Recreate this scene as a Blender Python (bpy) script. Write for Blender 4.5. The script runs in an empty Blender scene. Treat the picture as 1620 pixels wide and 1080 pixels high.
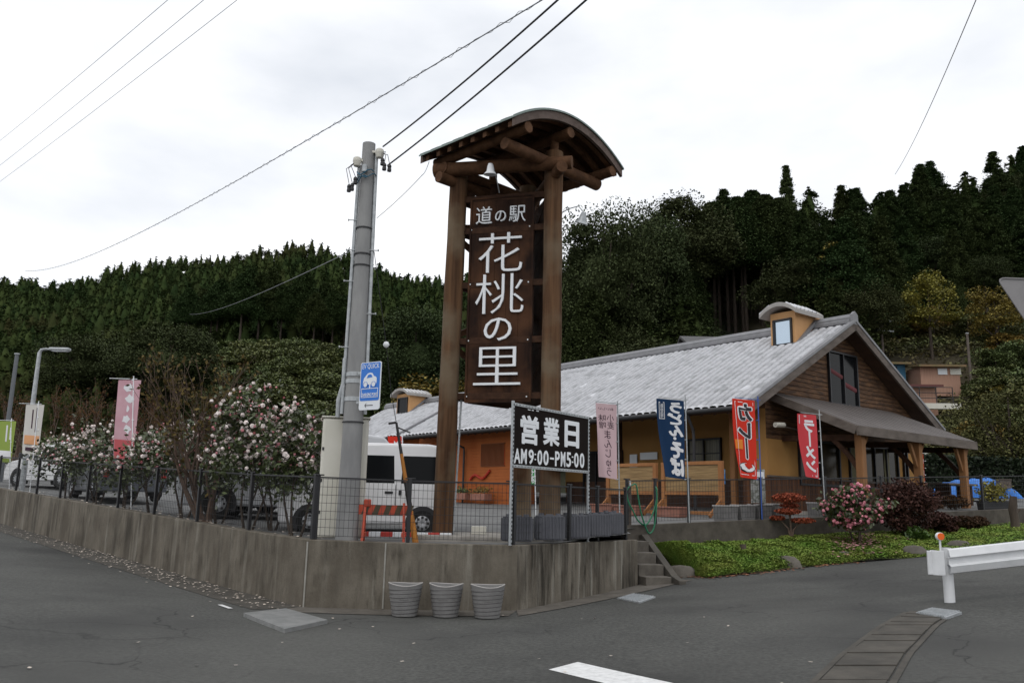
import bpy, math, random
import numpy as np
from mathutils import Vector, Matrix
sc = bpy.context.scene
COL = sc.collection
rnd = random.Random(7)

# ---------------------------------------------------------------- camera
F_PX, CX, CY = 1320.0, 810.0, 540.0
PITCH = math.atan(255 / F_PX); ROLL = 0.022; CAM_H = 1.6
FW = np.array([0, math.cos(PITCH), math.sin(PITCH)])
_r = np.array([1.0, 0, 0]); _u = np.array([0, -math.sin(PITCH), math.cos(PITCH)])
RT = _r * math.cos(ROLL) + _u * math.sin(ROLL)
UP = _u * math.cos(ROLL) - _r * math.sin(ROLL)
CAM = np.array([0, 0, CAM_H])
cd = bpy.data.cameras.new('camera'); co = bpy.data.objects.new('camera', cd); COL.objects.link(co)
cd.sensor_width = 36; cd.lens = F_PX / 1620 * 36; cd.clip_start = 0.1; cd.clip_end = 3000
m = Matrix.Identity(4)
for i in range(3):
    m[i][0] = RT[i]; m[i][1] = UP[i]; m[i][2] = -FW[i]; m[i][3] = CAM[i]
co.matrix_world = m
sc.camera = co

# ---------------------------------------------------------------- sky, sun, exposure
SUN_EL, SUN_AZ = math.radians(52), math.radians(200)
world = bpy.data.worlds.new('World'); sc.world = world; world.use_nodes = True
nt = world.node_tree; nt.nodes.clear()
out = nt.nodes.new('ShaderNodeOutputWorld')
sky = nt.nodes.new('ShaderNodeTexSky'); sky.sky_type = 'NISHITA'; sky.sun_disc = False
sky.sun_elevation = SUN_EL; sky.sun_rotation = SUN_AZ
bg1 = nt.nodes.new('ShaderNodeBackground'); bg1.inputs[1].default_value = 0.1
nt.links.new(sky.outputs[0], bg1.inputs[0])
tc = nt.nodes.new('ShaderNodeTexCoord'); mp = nt.nodes.new('ShaderNodeMapping')
mp.inputs['Scale'].default_value = (1.0, 1.0, 2.4)
nt.links.new(tc.outputs['Generated'], mp.inputs[0])
ns = nt.nodes.new('ShaderNodeTexNoise'); ns.inputs['Scale'].default_value = 1.9
ns.inputs['Detail'].default_value = 6; ns.inputs['Roughness'].default_value = 0.5
nt.links.new(mp.outputs[0], ns.inputs['Vector'])
cr = nt.nodes.new('ShaderNodeValToRGB')
cr.color_ramp.elements[0].position = 0.33; cr.color_ramp.elements[0].color = (0.60, 0.63, 0.68, 1)
cr.color_ramp.elements[1].position = 0.60; cr.color_ramp.elements[1].color = (.93, .935, .95, 1)
nt.links.new(ns.outputs['Fac'], cr.inputs[0])
bg2 = nt.nodes.new('ShaderNodeBackground'); bg2.inputs[1].default_value = 1.34
nt.links.new(cr.outputs[0], bg2.inputs[0])
mx = nt.nodes.new('ShaderNodeMixShader'); mx.inputs[0].default_value = 0.92
nt.links.new(bg1.outputs[0], mx.inputs[1]); nt.links.new(bg2.outputs[0], mx.inputs[2])
nt.links.new(mx.outputs[0], out.inputs[0])
sd = bpy.data.lights.new('sun', 'SUN'); so = bpy.data.objects.new('sun', sd); COL.objects.link(so)
sd.energy = 0.6; sd.angle = math.radians(25); sd.color = (1.0, 0.96, 0.9)
so.rotation_euler = (math.pi / 2 - SUN_EL, 0, math.pi - SUN_AZ)
sc.view_settings.view_transform = 'Standard'; sc.view_settings.look = 'None'
sc.view_settings.exposure = 0.0; sc.view_settings.gamma = 1.0

# ---------------------------------------------------------------- helpers
def ray(px, py): return FW + RT * (px - CX) / F_PX + UP * (CY - py) / F_PX
def at(px, py, Y):
    v = ray(px, py); return CAM + v * Y / v[1]
def on_plane(px, py, P0, n):
    v = ray(px, py); n = np.array(n, float); return CAM + v * (((np.array(P0) - CAM) @ n) / (v @ n))
def sp(x, k=1.0): return k * math.log1p(math.exp(min(x / k, 40)))
def road_z(X, Y):
    return 0.06 * sp(min(-X, 60) - 3.0, .8) + 0.085 * sp(min(X, 22) - 1.0, .8) + 0.0 * Y
def lot_z(X, Y):
    return 0.92 + 0.029 * max(-25, min(X, 40)) + 0.033 * (min(Y, 60) - 13) + 0.06 * sp(min(-X, 40) - 3.0, .8)
def on_ground(px, py, fn=road_z):
    v = ray(px, py); z = 0.0
    for _ in range(60):
        P = CAM + v * ((z - CAM_H) / v[2]); z = 0.5 * z + 0.5 * fn(P[0], P[1])
    return CAM + v * ((z - CAM_H) / v[2])

def project(P):
    v = np.array(P, float) - CAM; return CX + F_PX * (v @ RT) / (v @ FW), CY - F_PX * (v @ UP) / (v @ FW)
def tag(o, label=None, cat=None, group=None, kind=None):
    if label: o['label'] = label
    if cat: o['category'] = cat
    if group: o['group'] = group
    if kind: o['kind'] = kind
    return o
def thing(name, label, cat, loc=(0, 0, 0), rz=0, group=None):
    o = bpy.data.objects.new(name, None); COL.objects.link(o)
    o.empty_display_size = 0.2
    o.location = tuple(float(a) for a in loc); o.rotation_euler = (0, 0, rz)
    return tag(o, label, cat, group)
def mesh_arrays(name, V, Q, mat, parent=None, smooth=False):
    V = np.asarray(V, np.float32); Q = np.asarray(Q, np.int32)
    me = bpy.data.meshes.new(name); k = Q.shape[1]
    me.vertices.add(len(V)); me.vertices.foreach_set('co', V.ravel())
    me.loops.add(Q.size); me.loops.foreach_set('vertex_index', Q.ravel())
    me.polygons.add(len(Q)); me.polygons.foreach_set('loop_start', np.arange(0, Q.size, k, dtype=np.int32))
    if smooth: me.polygons.foreach_set('use_smooth', np.ones(len(Q), bool))
    me.update(calc_edges=True)
    me.materials.append(mat)
    o = bpy.data.objects.new(name, me); COL.objects.link(o)
    if parent: o.parent = parent
    return o
def children(o): return [c for c in bpy.data.objects if c.parent == o]
_kids = {}
def copy_tree(o, parent=None):
    c = o.copy(); COL.objects.link(c)
    if parent: c.parent = parent
    if o.name not in _kids: _kids[o.name] = children(o)
    for ch in _kids[o.name]: copy_tree(ch, c)
    return c

class MB:
    """collects shapes; build() links them as ONE mesh object"""
    def __init__(s): s.v = []; s.f = []
    def add(s, vs, fs):
        b = len(s.v); s.v.extend([tuple(map(float, p)) for p in vs]); s.f.extend([tuple(b + i for i in f) for f in fs]); return s
    def box(s, c, size, rz=0, M=None):
        x, y, z = [a / 2 for a in size]; ca, sa = math.cos(rz), math.sin(rz); vs = []
        for dz in (-z, z):
            for dx, dy in ((-x, -y), (x, -y), (x, y), (-x, y)):
                if M is not None:
                    p = M @ Vector((dx, dy, dz)); vs.append((c[0] + p.x, c[1] + p.y, c[2] + p.z))
                else: vs.append((c[0] + dx * ca - dy * sa, c[1] + dx * sa + dy * ca, c[2] + dz))
        return s.add(vs, [(3, 2, 1, 0), (4, 5, 6, 7), (0, 1, 5, 4), (1, 2, 6, 5), (2, 3, 7, 6), (3, 0, 4, 7)])
    def beam(s, a, b, w, h, up=(0, 0, 1)):
        a, b = Vector(a), Vector(b); d = (b - a).normalized(); sd_ = d.cross(Vector(up))
        if sd_.length < 1e-4: sd_ = d.cross(Vector((1, 0, 0)))
        sd_.normalize(); u = sd_.cross(d)
        vs = [p + sd_ * (i * w / 2) + u * (j * h / 2) for p in (a, b) for i, j in ((-1, -1), (1, -1), (1, 1), (-1, 1))]
        return s.add(vs, [(0, 1, 2, 3), (7, 6, 5, 4), (0, 4, 5, 1), (1, 5, 6, 2), (2, 6, 7, 3), (3, 7, 4, 0)])
    def cyl(s, a, b, r0, r1=None, n=12, caps=True):
        return s.tube([a, b], [r0, r0 if r1 is None else r1], n, caps)
    def tube(s, pts, r, n=8, caps=True):
        pts = [Vector(p) for p in pts]; rs = r if isinstance(r, (list, tuple)) else [r] * len(pts)
        vs = []; ref = Vector((0, 0, 1))
        d0 = (pts[1] - pts[0]).normalized()
        if abs(d0.z) > .9: ref = Vector((1, 0, 0))
        for i, p in enumerate(pts):
            d = (pts[min(i + 1, len(pts) - 1)] - pts[max(i - 1, 0)]).normalized()
            x = d.cross(ref)
            if x.length < 1e-4: x = d.cross(Vector((0, 1, 0)))
            x.normalize(); y = d.cross(x)
            for k in range(n):
                a = 2 * math.pi * k / n; vs.append(p + (x * math.cos(a) + y * math.sin(a)) * rs[i])
        fs = []
        for i in range(len(pts) - 1):
            for k in range(n):
                k2 = (k + 1) % n; fs.append((i * n + k, i * n + k2, (i + 1) * n + k2, (i + 1) * n + k))
        if caps: fs.append(tuple(range(n - 1, -1, -1))); fs.append(tuple((len(pts) - 1) * n + k for k in range(n)))
        return s.add(vs, fs)
    def prism(s, poly, O, X, Y_, N, depth):
        """polygon (2D) in the plane O + a*X + b*Y, extruded by depth along N"""
        O, X, Y_, N = [Vector(q) for q in (O, X, Y_, N)]; n = len(poly)
        vs = [O + X * a + Y_ * b for a, b in poly] + [O + X * a + Y_ * b + N * depth for a, b in poly]
        fs = [tuple(range(n - 1, -1, -1)), tuple(range(n, 2 * n))] + [(i, (i + 1) % n, n + (i + 1) % n, n + i) for i in range(n)]
        return s.add(vs, fs)
    def lathe(s, prof, c=(0, 0, 0), n=24, axis='z', ang=2 * math.pi):
        vs = []; full = abs(ang - 2 * math.pi) < 1e-6
        for r, h in prof:
            for k in range(n):
                a = ang * k / n; x, y = r * math.cos(a), r * math.sin(a)
                vs.append((c[0] + x, c[1] + y, c[2] + h) if axis == 'z' else ((c[0] + x, c[1] + h, c[2] + y) if axis == 'y' else (c[0] + h, c[1] + x, c[2] + y)))
        fs = []
        for i in range(len(prof) - 1):
            for k in range(n):
                k2 = (k + 1) % n; fs.append((i * n + k, i * n + k2, (i + 1) * n + k2, (i + 1) * n + k))
        fs.append(tuple(range(n))); fs.append(tuple((len(prof) - 1) * n + k for k in range(n - 1, -1, -1)))
        return s.add(vs, fs)
    def text(s, body, O, X, Z, N, w, h, depth=.01, bold=0.0, mirror=False, sx=None):
        """lettering fitted into a w x h box whose lower left corner is O, on plane X,Z, raised along N"""
        V, Fs = text_geo(body, bold)
        lo, hi = V.min(0), V.max(0); O, X, Z, N = [np.array(q, float) for q in (O, X, Z, N)]
        a = (V[:, 0] - lo[0]) / (hi[0] - lo[0]); b = (V[:, 1] - lo[1]) / (hi[1] - lo[1]); c = (V[:, 2] - lo[2]) / max(hi[2] - lo[2], 1e-6)
        if mirror: a = 1 - a
        P = O + np.outer(a * w, X) + np.outer(b * h, Z) + np.outer(c * depth, N)
        return s.add(P, Fs)
    def build(s, name, mat, parent=None, bevel=0, smooth=False, seg=2):
        me = bpy.data.meshes.new(name); me.from_pydata(s.v, [], s.f); me.update()
        me.materials.append(mat)
        import bmesh
        bm = bmesh.new(); bm.from_mesh(me); bmesh.ops.recalc_face_normals(bm, faces=bm.faces); bm.to_mesh(me); bm.free()
        if smooth: me.polygons.foreach_set('use_smooth', [True] * len(me.polygons)); me.set_sharp_from_angle(angle=math.radians(smooth if smooth > 1 else 40))
        o = bpy.data.objects.new(name, me); COL.objects.link(o)
        if parent: o.parent = parent
        if bevel:
            b = o.modifiers.new('bevel', 'BEVEL'); b.width = bevel; b.segments = seg; b.limit_method = 'ANGLE'; b.angle_limit = math.radians(35)
        return o
_tc = {}
def text_geo(body, bold):
    key = (body, bold)
    if key in _tc: return _tc[key]
    if bold > .02:      # heavy strokes: copies of the outline spread a little, each a hair further out
        V0, F0 = text_geo(body, .014); R_ = bold - .012; Vs, Fs = [], []
        for k in range(8):
            a = math.pi * k / 4; Vs.append(V0 + np.array([R_ * math.cos(a), R_ * math.sin(a), .004 * k])); Fs += [tuple(i + k * len(V0) for i in f) for f in F0]
        _tc[key] = (np.concatenate(Vs), Fs); return _tc[key]
    cu = bpy.data.curves.new('lettering_source', 'FONT'); cu.body = body; cu.extrude = 0.05; cu.offset = bold; cu.resolution_u = 3; cu.align_x = 'CENTER'; cu.space_line = 0.95
    ob = bpy.data.objects.new('lettering_source', cu); COL.objects.link(ob)
    dg = bpy.context.evaluated_depsgraph_get(); dg.update()
    me = bpy.data.meshes.new_from_object(ob.evaluated_get(dg))
    V = np.array([v.co[:] for v in me.vertices]); Fs = [tuple(p.vertices) for p in me.polygons]
    bpy.data.objects.remove(ob); bpy.data.curves.remove(cu); bpy.data.meshes.remove(me)
    _tc[key] = (V, Fs); return V, Fs

# ---------------------------------------------------------------- materials
MATS = {}
def mat(name, col, rough=.7, col2=None, scale=4, detail=5, bump=0, bscale=None, metal=0, spec=.5, stretch=(1, 1, 1), island=0, contrast=(.35, .65), coord='Object', objrand=0, coat=0, col3=None, scale3=.6, trans=0):
    if name in MATS: return MATS[name]
    m = bpy.data.materials.new(name); m.use_nodes = True; MATS[name] = m
    t = m.node_tree; N, L = t.nodes, t.links; b = N['Principled BSDF']
    b.inputs['Roughness'].default_value = rough; b.inputs['Metallic'].default_value = metal
    b.inputs['Specular IOR Level'].default_value = spec; b.inputs['Coat Weight'].default_value = coat
    c4 = tuple(col) + (1,); b.inputs['Base Color'].default_value = c4
    tcn = N.new('ShaderNodeTexCoord'); mpn = N.new('ShaderNodeMapping'); mpn.inputs['Scale'].default_value = stretch
    L.new(tcn.outputs[coord], mpn.inputs[0])
    src = None
    if col2 is not None:
        n = N.new('ShaderNodeTexNoise'); n.inputs['Scale'].default_value = scale; n.inputs['Detail'].default_value = detail; n.inputs['Roughness'].default_value = .62
        L.new(mpn.outputs[0], n.inputs['Vector'])
        r = N.new('ShaderNodeValToRGB'); r.color_ramp.elements[0].position, r.color_ramp.elements[1].position = contrast
        r.color_ramp.elements[0].color = c4; r.color_ramp.elements[1].color = tuple(col2) + (1,)
        L.new(n.outputs['Fac'], r.inputs[0]); src = r.outputs[0]
    if col3 is not None:
        n = N.new('ShaderNodeTexNoise'); n.inputs['Scale'].default_value = scale3; n.inputs['Detail'].default_value = 4
        L.new(tcn.outputs[coord], n.inputs['Vector'])
        r = N.new('ShaderNodeValToRGB'); r.color_ramp.elements[0].position, r.color_ramp.elements[1].position = .48, .68
        r.color_ramp.elements[0].color = (0, 0, 0, 1)
        L.new(n.outputs['Fac'], r.inputs[0])
        mi = N.new('ShaderNodeMix'); mi.data_type = 'RGBA'; L.new(r.outputs[0], mi.inputs[0])
        if src: L.new(src, mi.inputs[6])
        else: mi.inputs[6].default_value = c4
        mi.inputs[7].default_value = tuple(col3) + (1,); src = mi.outputs[2]
    if island or objrand:
        hs = N.new('ShaderNodeHueSaturation')
        if src: L.new(src, hs.inputs['Color'])
        else: hs.inputs['Color'].default_value = c4
        ma = N.new('ShaderNodeMath'); ma.operation = 'MULTIPLY_ADD'
        if island:
            g = N.new('ShaderNodeNewGeometry'); L.new(g.outputs['Random Per Island'], ma.inputs[0]); amp = island
        else:
            g = N.new('ShaderNodeObjectInfo'); L.new(g.outputs['Random'], ma.inputs[0]); amp = objrand
        ma.inputs[1].default_value = amp; ma.inputs[2].default_value = 1 - amp / 2
        L.new(ma.outputs[0], hs.inputs['Value'])
        if island and objrand:
            g2 = N.new('ShaderNodeObjectInfo'); m2 = N.new('ShaderNodeMath'); m2.operation = 'MULTIPLY_ADD'
            L.new(g2.outputs['Random'], m2.inputs[0]); m2.inputs[1].default_value = .05; m2.inputs[2].default_value = .478
            L.new(m2.outputs[0], hs.inputs['Hue'])
        src = hs.outputs[0]
    if src: L.new(src, b.inputs['Base Color'])
    if trans: b.inputs['Subsurface Weight'].default_value = 0
    if bump:
        n = N.new('ShaderNodeTexNoise'); n.inputs['Scale'].default_value = bscale or scale * 4; n.inputs['Detail'].default_value = 4
        L.new(mpn.outputs[0], n.inputs['Vector'])
        bp = N.new('ShaderNodeBump'); bp.inputs['Strength'].default_value = bump; bp.inputs['Distance'].default_value = .02
        L.new(n.outputs['Fac'], bp.inputs['Height']); L.new(bp.outputs[0], b.inputs['Normal'])
    return m
def weather_asphalt(m):
    """wide paler bands and a few fine cracks over the grain"""
    t = m.node_tree; N, L = t.nodes, t.links; b = N['Principled BSDF']; base = b.inputs['Base Color'].links[0].from_socket; tcn = N.new('ShaderNodeTexCoord')
    for kind, sc_, st, lo, hi, colr, k in (('n', .22, (1, .45, 1), .45, .70, (.125, .124, .114), .55), ('n', .5, (.5, 1, 1), .50, .72, (.036, .036, .034), .6), ('v', .55, (1, 1, 1), .012, .0, (.022, .022, .021), .8)):
        mp_ = N.new('ShaderNodeMapping'); mp_.inputs['Scale'].default_value = st; mp_.inputs['Rotation'].default_value = (0, 0, .5); L.new(tcn.outputs['Object'], mp_.inputs[0])
        if kind == 'n':
            n = N.new('ShaderNodeTexNoise'); n.inputs['Scale'].default_value = sc_; n.inputs['Detail'].default_value = 5; L.new(mp_.outputs[0], n.inputs['Vector']); o_ = n.outputs['Fac']
        else:
            w_ = N.new('ShaderNodeTexNoise'); w_.inputs['Scale'].default_value = 1.3; w_.inputs['Detail'].default_value = 4; L.new(mp_.outputs[0], w_.inputs['Vector'])
            ad = N.new('ShaderNodeVectorMath'); ad.operation = 'MULTIPLY_ADD'; L.new(w_.outputs['Color'], ad.inputs[0]); ad.inputs[1].default_value = (1.2, 1.2, 0); L.new(mp_.outputs[0], ad.inputs[2])
            n = N.new('ShaderNodeTexVoronoi'); n.feature = 'DISTANCE_TO_EDGE'; n.inputs['Scale'].default_value = sc_; L.new(ad.outputs[0], n.inputs['Vector']); o_ = n.outputs['Distance']
        r = N.new('ShaderNodeMapRange'); r.inputs[1].default_value = lo; r.inputs[2].default_value = hi; r.inputs[4].default_value = k; L.new(o_, r.inputs[0]); f_ = r.outputs[0]
        if kind == 'v':
            pm_ = N.new('ShaderNodeTexNoise'); pm_.inputs['Scale'].default_value = .35; L.new(tcn.outputs['Object'], pm_.inputs['Vector']); pr = N.new('ShaderNodeMapRange'); pr.inputs[1].default_value = .52; pr.inputs[2].default_value = .60; L.new(pm_.outputs['Fac'], pr.inputs[0])
            q = N.new('ShaderNodeMath'); q.operation = 'MULTIPLY'; L.new(f_, q.inputs[0]); L.new(pr.outputs[0], q.inputs[1]); f_ = q.outputs[0]
        mi = N.new('ShaderNodeMix'); mi.data_type = 'RGBA'; L.new(f_, mi.inputs[0]); L.new(base, mi.inputs[6]); mi.inputs[7].default_value = colr + (1,); base = mi.outputs[2]
    L.new(base, b.inputs['Base Color'])
def concrete_wall_mat(nm='stained_concrete', kd=.72, kl=.5, sx=3.4):
    m = mat(nm, (.105, .090, .070), .9, (.190, .168, .135), 1.6, 8, .3, 40, stretch=(1, 1, .7), contrast=(.36, .66), spec=.25)
    t = m.node_tree; N, L = t.nodes, t.links; b = N['Principled BSDF']
    base = b.inputs['Base Color'].links[0].from_socket; tcn = N.new('ShaderNodeTexCoord')
    def noise(sc_, stretch, lo, hi, detail=5):
        mp_ = N.new('ShaderNodeMapping'); mp_.inputs['Scale'].default_value = stretch; L.new(tcn.outputs['Object'], mp_.inputs[0])
        n = N.new('ShaderNodeTexNoise'); n.inputs['Scale'].default_value = sc_; n.inputs['Detail'].default_value = detail; n.inputs['Roughness'].default_value = .6; L.new(mp_.outputs[0], n.inputs['Vector'])
        r = N.new('ShaderNodeMapRange'); r.inputs[1].default_value = lo; r.inputs[2].default_value = hi; L.new(n.outputs['Fac'], r.inputs[0]); return r.outputs[0]
    def mul(a_, b_, k=1.0):
        q = N.new('ShaderNodeMath'); q.operation = 'MULTIPLY'; L.new(a_, q.inputs[0]); L.new(b_, q.inputs[1]); q2 = N.new('ShaderNodeMath'); q2.operation = 'MULTIPLY'; L.new(q.outputs[0], q2.inputs[0]); q2.inputs[1].default_value = k; return q2.outputs[0]
    # where water runs down: thin dark streaks, in patches; lime runs, elsewhere; black algae, blotchy
    for f, colr in ((mul(noise(sx, (1, 1, .13), .42, .62), noise(.9, (1, 1, .5), .38, .60), kd), (.026, .022, .017)),
                    (mul(noise(sx * 1.5, (1, 1, .07), .52, .68), noise(1.1, (1.3, 1.3, .3), .42, .58), kl), (.36, .34, .29)),
                    (mul(noise(11, (1, 1, .16), .50, .66), noise(1.7, (1, 1, .8), .46, .62), kd), (.042, .036, .027)),
                    (mul(noise(50, (1, 1, 1), .56, .72), noise(3, (1, 1, 1), .3, .7), .6), (.05, .045, .036))):
        mi = N.new('ShaderNodeMix'); mi.data_type = 'RGBA'; L.new(f, mi.inputs[0]); L.new(base, mi.inputs[6]); mi.inputs[7].default_value = colr + (1,); base = mi.outputs[2]
    L.new(base, b.inputs['Base Color']); return m
M_WALL = concrete_wall_mat(); M_WALLR = concrete_wall_mat('streaked_concrete', .95, .85, 5.5)
M_ASPH = mat('asphalt', (.053, .054, .050), .88, (.108, .108, .100), 22, 8, .5, 220, col3=(.050, .050, .048), scale3=.35, spec=.3)
weather_asphalt(M_ASPH)
M_LOT = mat('lot_asphalt', (.12, .12, .118), .9, (.17, .17, .165), 2, 6, .2, 90)
M_CONC = mat('pale_concrete', (.22, .205, .18), .9, (.33, .31, .28), 3, 6, .2, 60)
M_GUT = mat('gutter_concrete', (.085, .075, .062), .9, (.14, .125, .105), 4, 6, .25, 60)
M_GUT2 = mat('mossy_gutter_concrete', (.050, .045, .037), .9, (.088, .078, .064), 3, 6, .25, 60)
M_PAINT = mat('road_paint', (.62, .62, .61), .7, (.80, .80, .79), 14, 6, .1)
M_LOG = mat('log_timber', (.050, .025, .013), .85, (.150, .080, .040), 8, 6, .35, 30, stretch=(1, 1, .05), col3=(.155, .115, .075), scale3=1.1, spec=.2)
M_LOGH = mat('log_timber_lying', (.060, .028, .013), .8, (.13, .064, .032), 5, 6, .3, 30, spec=.2)
M_DARKW = mat('dark_timber', (.030, .015, .009), .8, (.062, .030, .017), 6, 6, .2, 30, spec=.15)
M_BOARD = mat('sign_board_timber', (.014, .007, .005), .8, (.040, .018, .010), 5, 5, .2, 30, stretch=(1, 1, .06), col3=(.080, .036, .018), scale3=1.3, spec=.15)
M_WHITE = mat('white_letters', (.80, .82, .84), .45)
M_BLACKM = mat('black_metal', (.012, .012, .014), .5)
M_GALV = mat('galvanised_steel', (.33, .35, .36), .45, (.46, .48, .49), 12, 4, metal=.3)
M_POLE = mat('pole_concrete', (.20, .20, .20), .8, (.29, .29, .285), 3, 6, .15, 50, stretch=(1, 1, .3))
M_CREAM = mat('cream_paint', (.58, .56, .48), .5, (.64, .62, .55), 1.5, 4)
M_VANW = mat('white_car_paint', (.80, .80, .81), .25, coat=.6)
M_SILV = mat('silver_car_paint', (.47, .48, .50), .3, metal=.0, coat=.6)
M_GLASS = mat('dark_glass', (.008, .009, .010), .12, spec=.09)
M_TYRE = mat('tyre_rubber', (.014, .014, .014), .85)
M_RIM = mat('rim_metal', (.45, .46, .48), .35, metal=.5)
M_PLASTIC = mat('dark_trim', (.025, .025, .027), .6)
M_LAMPG = mat('headlamp_glass', (.62, .66, .70), .12, spec=.8)
M_RED = mat('red_lamp', (.45, .02, .015), .3)
M_YEL = mat('yellow_paint', (.70, .36, .03), .5)
M_BLK = mat('black_paint', (.016, .015, .015), .5)
M_BARR = mat('orange_barrier_paint', (.46, .060, .02), .6, (.34, .045, .02), 8, 4)
M_CABLE = mat('black_cable', (.010, .010, .012), .6)
M_CABLEG = mat('grey_cable', (.25, .26, .27), .6)
M_OCHRE = mat('ochre_plaster', (.37, .20, .068), .9, (.42, .235, .085), .8, 7, .1, 60, spec=.15, col3=(.30, .165, .058), scale3=.7)
M_ORANGE = mat('orange_cladding', (.38, .108, .030), .8, (.46, .140, .042), 1.1, 6, spec=.2, col3=(.36, .095, .026), scale3=.9)
M_TILE = mat('grey_roof_tile', (.54, .545, .57), .4, (.66, .665, .69), 7, 7, spec=.6, col3=(.40, .405, .42), scale3=2.4)
M_RIDGE = mat('ridge_tile', (.16, .16, .168), .45, (.21, .21, .22), 4, 5)
M_FASCIA = mat('weathered_fascia', (.075, .058, .047), .8, (.145, .118, .10), 4, 6, .2, 30, stretch=(.4, .4, 1))
M_GABLE = mat('weathered_boards', (.035, .017, .009), .85, (.17, .085, .038), 2.2, 6, .2, 30, stretch=(1, 1, 5))
M_SOFFIT = mat('soffit_timber', (.045, .022, .012), .8, (.07, .034, .018), 3, 4)
M_WAINS = mat('vertical_cedar_boards', (.040, .016, .008), .85, (.15, .060, .022), 9, 4, .2, 30, stretch=(1, 1, .06))
M_PORCH = mat('porch_roof_metal', (.085, .072, .066), .7, (.115, .098, .090), 2, 5)
M_POST = mat('porch_post_timber', (.21, .095, .033), .8, (.29, .135, .05), 6, 5, .15, 30, stretch=(1, 1, .08))
M_SCREEN = mat('screen_timber', (.28, .115, .036), .8, (.35, .155, .052), 6, 4, stretch=(1, 1, .2))
M_BAMBOO = mat('bamboo_blind', (.20, .125, .05), .8, (.34, .225, .10), 30, 3, .2, stretch=(.05, .05, 1))
M_DARKIN = mat('dark_interior', (.018, .014, .011), .8)
M_POTG = mat('grey_planter_plastic', (.175, .17, .165), .6, (.215, .21, .205), 6, 4)
M_TANK = mat('dark_grey_plastic', (.07, .072, .085), .5, (.09, .092, .105), 6, 4)
M_TERRA = mat('terracotta', (.26, .11, .075), .85, (.32, .15, .11), 6, 4)
M_GRAIL = mat('white_guardrail_paint', (.72, .73, .74), .4, (.64, .65, .66), 5, 5)
M_SIGNBACK = mat('grey_sign_back', (.23, .22, .22), .55, (.26, .25, .25), 6, 4)
M_TARP = mat('blue_tarp', (.015, .15, .55), .45, (.02, .19, .62), 4, 4, .4, 8)
M_SOIL = mat('bank_soil', (.05, .06, .02), .95, (.07, .09, .03), 4, 6, .3, 30)
M_HILL = mat('hill_floor', (.022, .026, .012), .95, (.036, .042, .016), .3, 6, col3=(.05, .038, .018), scale3=.05)
M_BARK = mat('tree_bark', (.045, .032, .024), .9, (.085, .065, .05), 6, 5, .3, 20, stretch=(1, 1, .2))
M_TWIG = mat('brown_twigs', (.085, .055, .04), .9, (.14, .095, .07), 6, 4)
L_TRUNKS = None
L_CEDAR = mat('cedar_needles', (.046, .066, .024), .85, island=.55, objrand=1, spec=.05)
L_CEDAR2 = mat('forest_needles', (.021, .038, .013), .9, (.052, .072, .023), .11, 3, island=.45, spec=.03, contrast=(.36, .64), col3=(.046, .046, .018), scale3=.03)
L_OAK = mat('oak_leaves', (.052, .064, .026), .8, island=.6, objrand=1, spec=.08)
L_YEL = mat('yellowing_leaves', (.20, .155, .035), .7, island=1.1, objrand=1, spec=.25)
L_BROWN = mat('russet_leaves', (.075, .035, .012), .75, island=1.1, spec=.2)
L_SHRUB = mat('shrub_leaves', (.10, .12, .040), .65, island=1.1, objrand=1, spec=.3)
L_CAM = mat('camellia_leaves', (.055, .072, .024), .45, island=1.0, spec=.5)
L_RED = mat('red_shrub_leaves', (.25, .060, .030), .75, island=.9, spec=.2)
L_BURG = mat('burgundy_leaves', (.058, .026, .020), .75, island=1.0, spec=.2)
L_GRASS = mat('ground_cover_leaves', (.13, .23, .036), .8, (.22, .26, .055), 1.2, 3, island=.9, spec=.2)
L_HEDGE = mat('hedge_leaves', (.013, .022, .008), .6, island=1.0, spec=.3)
P_PINK = mat('pale_pink_petals', (.86, .77, .735), .6, island=.5)
P_ROSE = mat('rose_petals', (.66, .25, .31), .6, island=.6)
P_DEEP = mat('pink_buds', (.66, .27, .30), .6, island=.5)
P_FALL = mat('fallen_petals', (.60, .52, .44), .8, island=.6)
P_FALLR = mat('fallen_rose_petals', (.50, .24, .25), .8, island=.6)
# ---------------------------------------------------------------- ground sheets
def grid_sheet(name, xs, ys, fz, mat_, label_kind='structure', parent=None):
    nx, ny = len(xs), len(ys)
    V = np.array([(x, y, fz(x, y)) for y in ys for x in xs]); Q = []
    for j in range(ny - 1):
        for i in range(nx - 1): Q.append((j * nx + i, j * nx + i + 1, (j + 1) * nx + i + 1, (j + 1) * nx + i))
    o = mesh_arrays(name, V, Q, mat_, parent, True)
    if label_kind: o['kind'] = label_kind
    return o
xs = np.concatenate([np.linspace(-600, -30, 20), np.arange(-25, 25.1, .5), np.linspace(30, 600, 20)])
ys = np.concatenate([np.linspace(-300, -5, 12), np.arange(-4, 32.1, .5), np.linspace(40, 900, 20)])
grid_sheet('road', xs, ys, road_z, M_ASPH)

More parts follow.
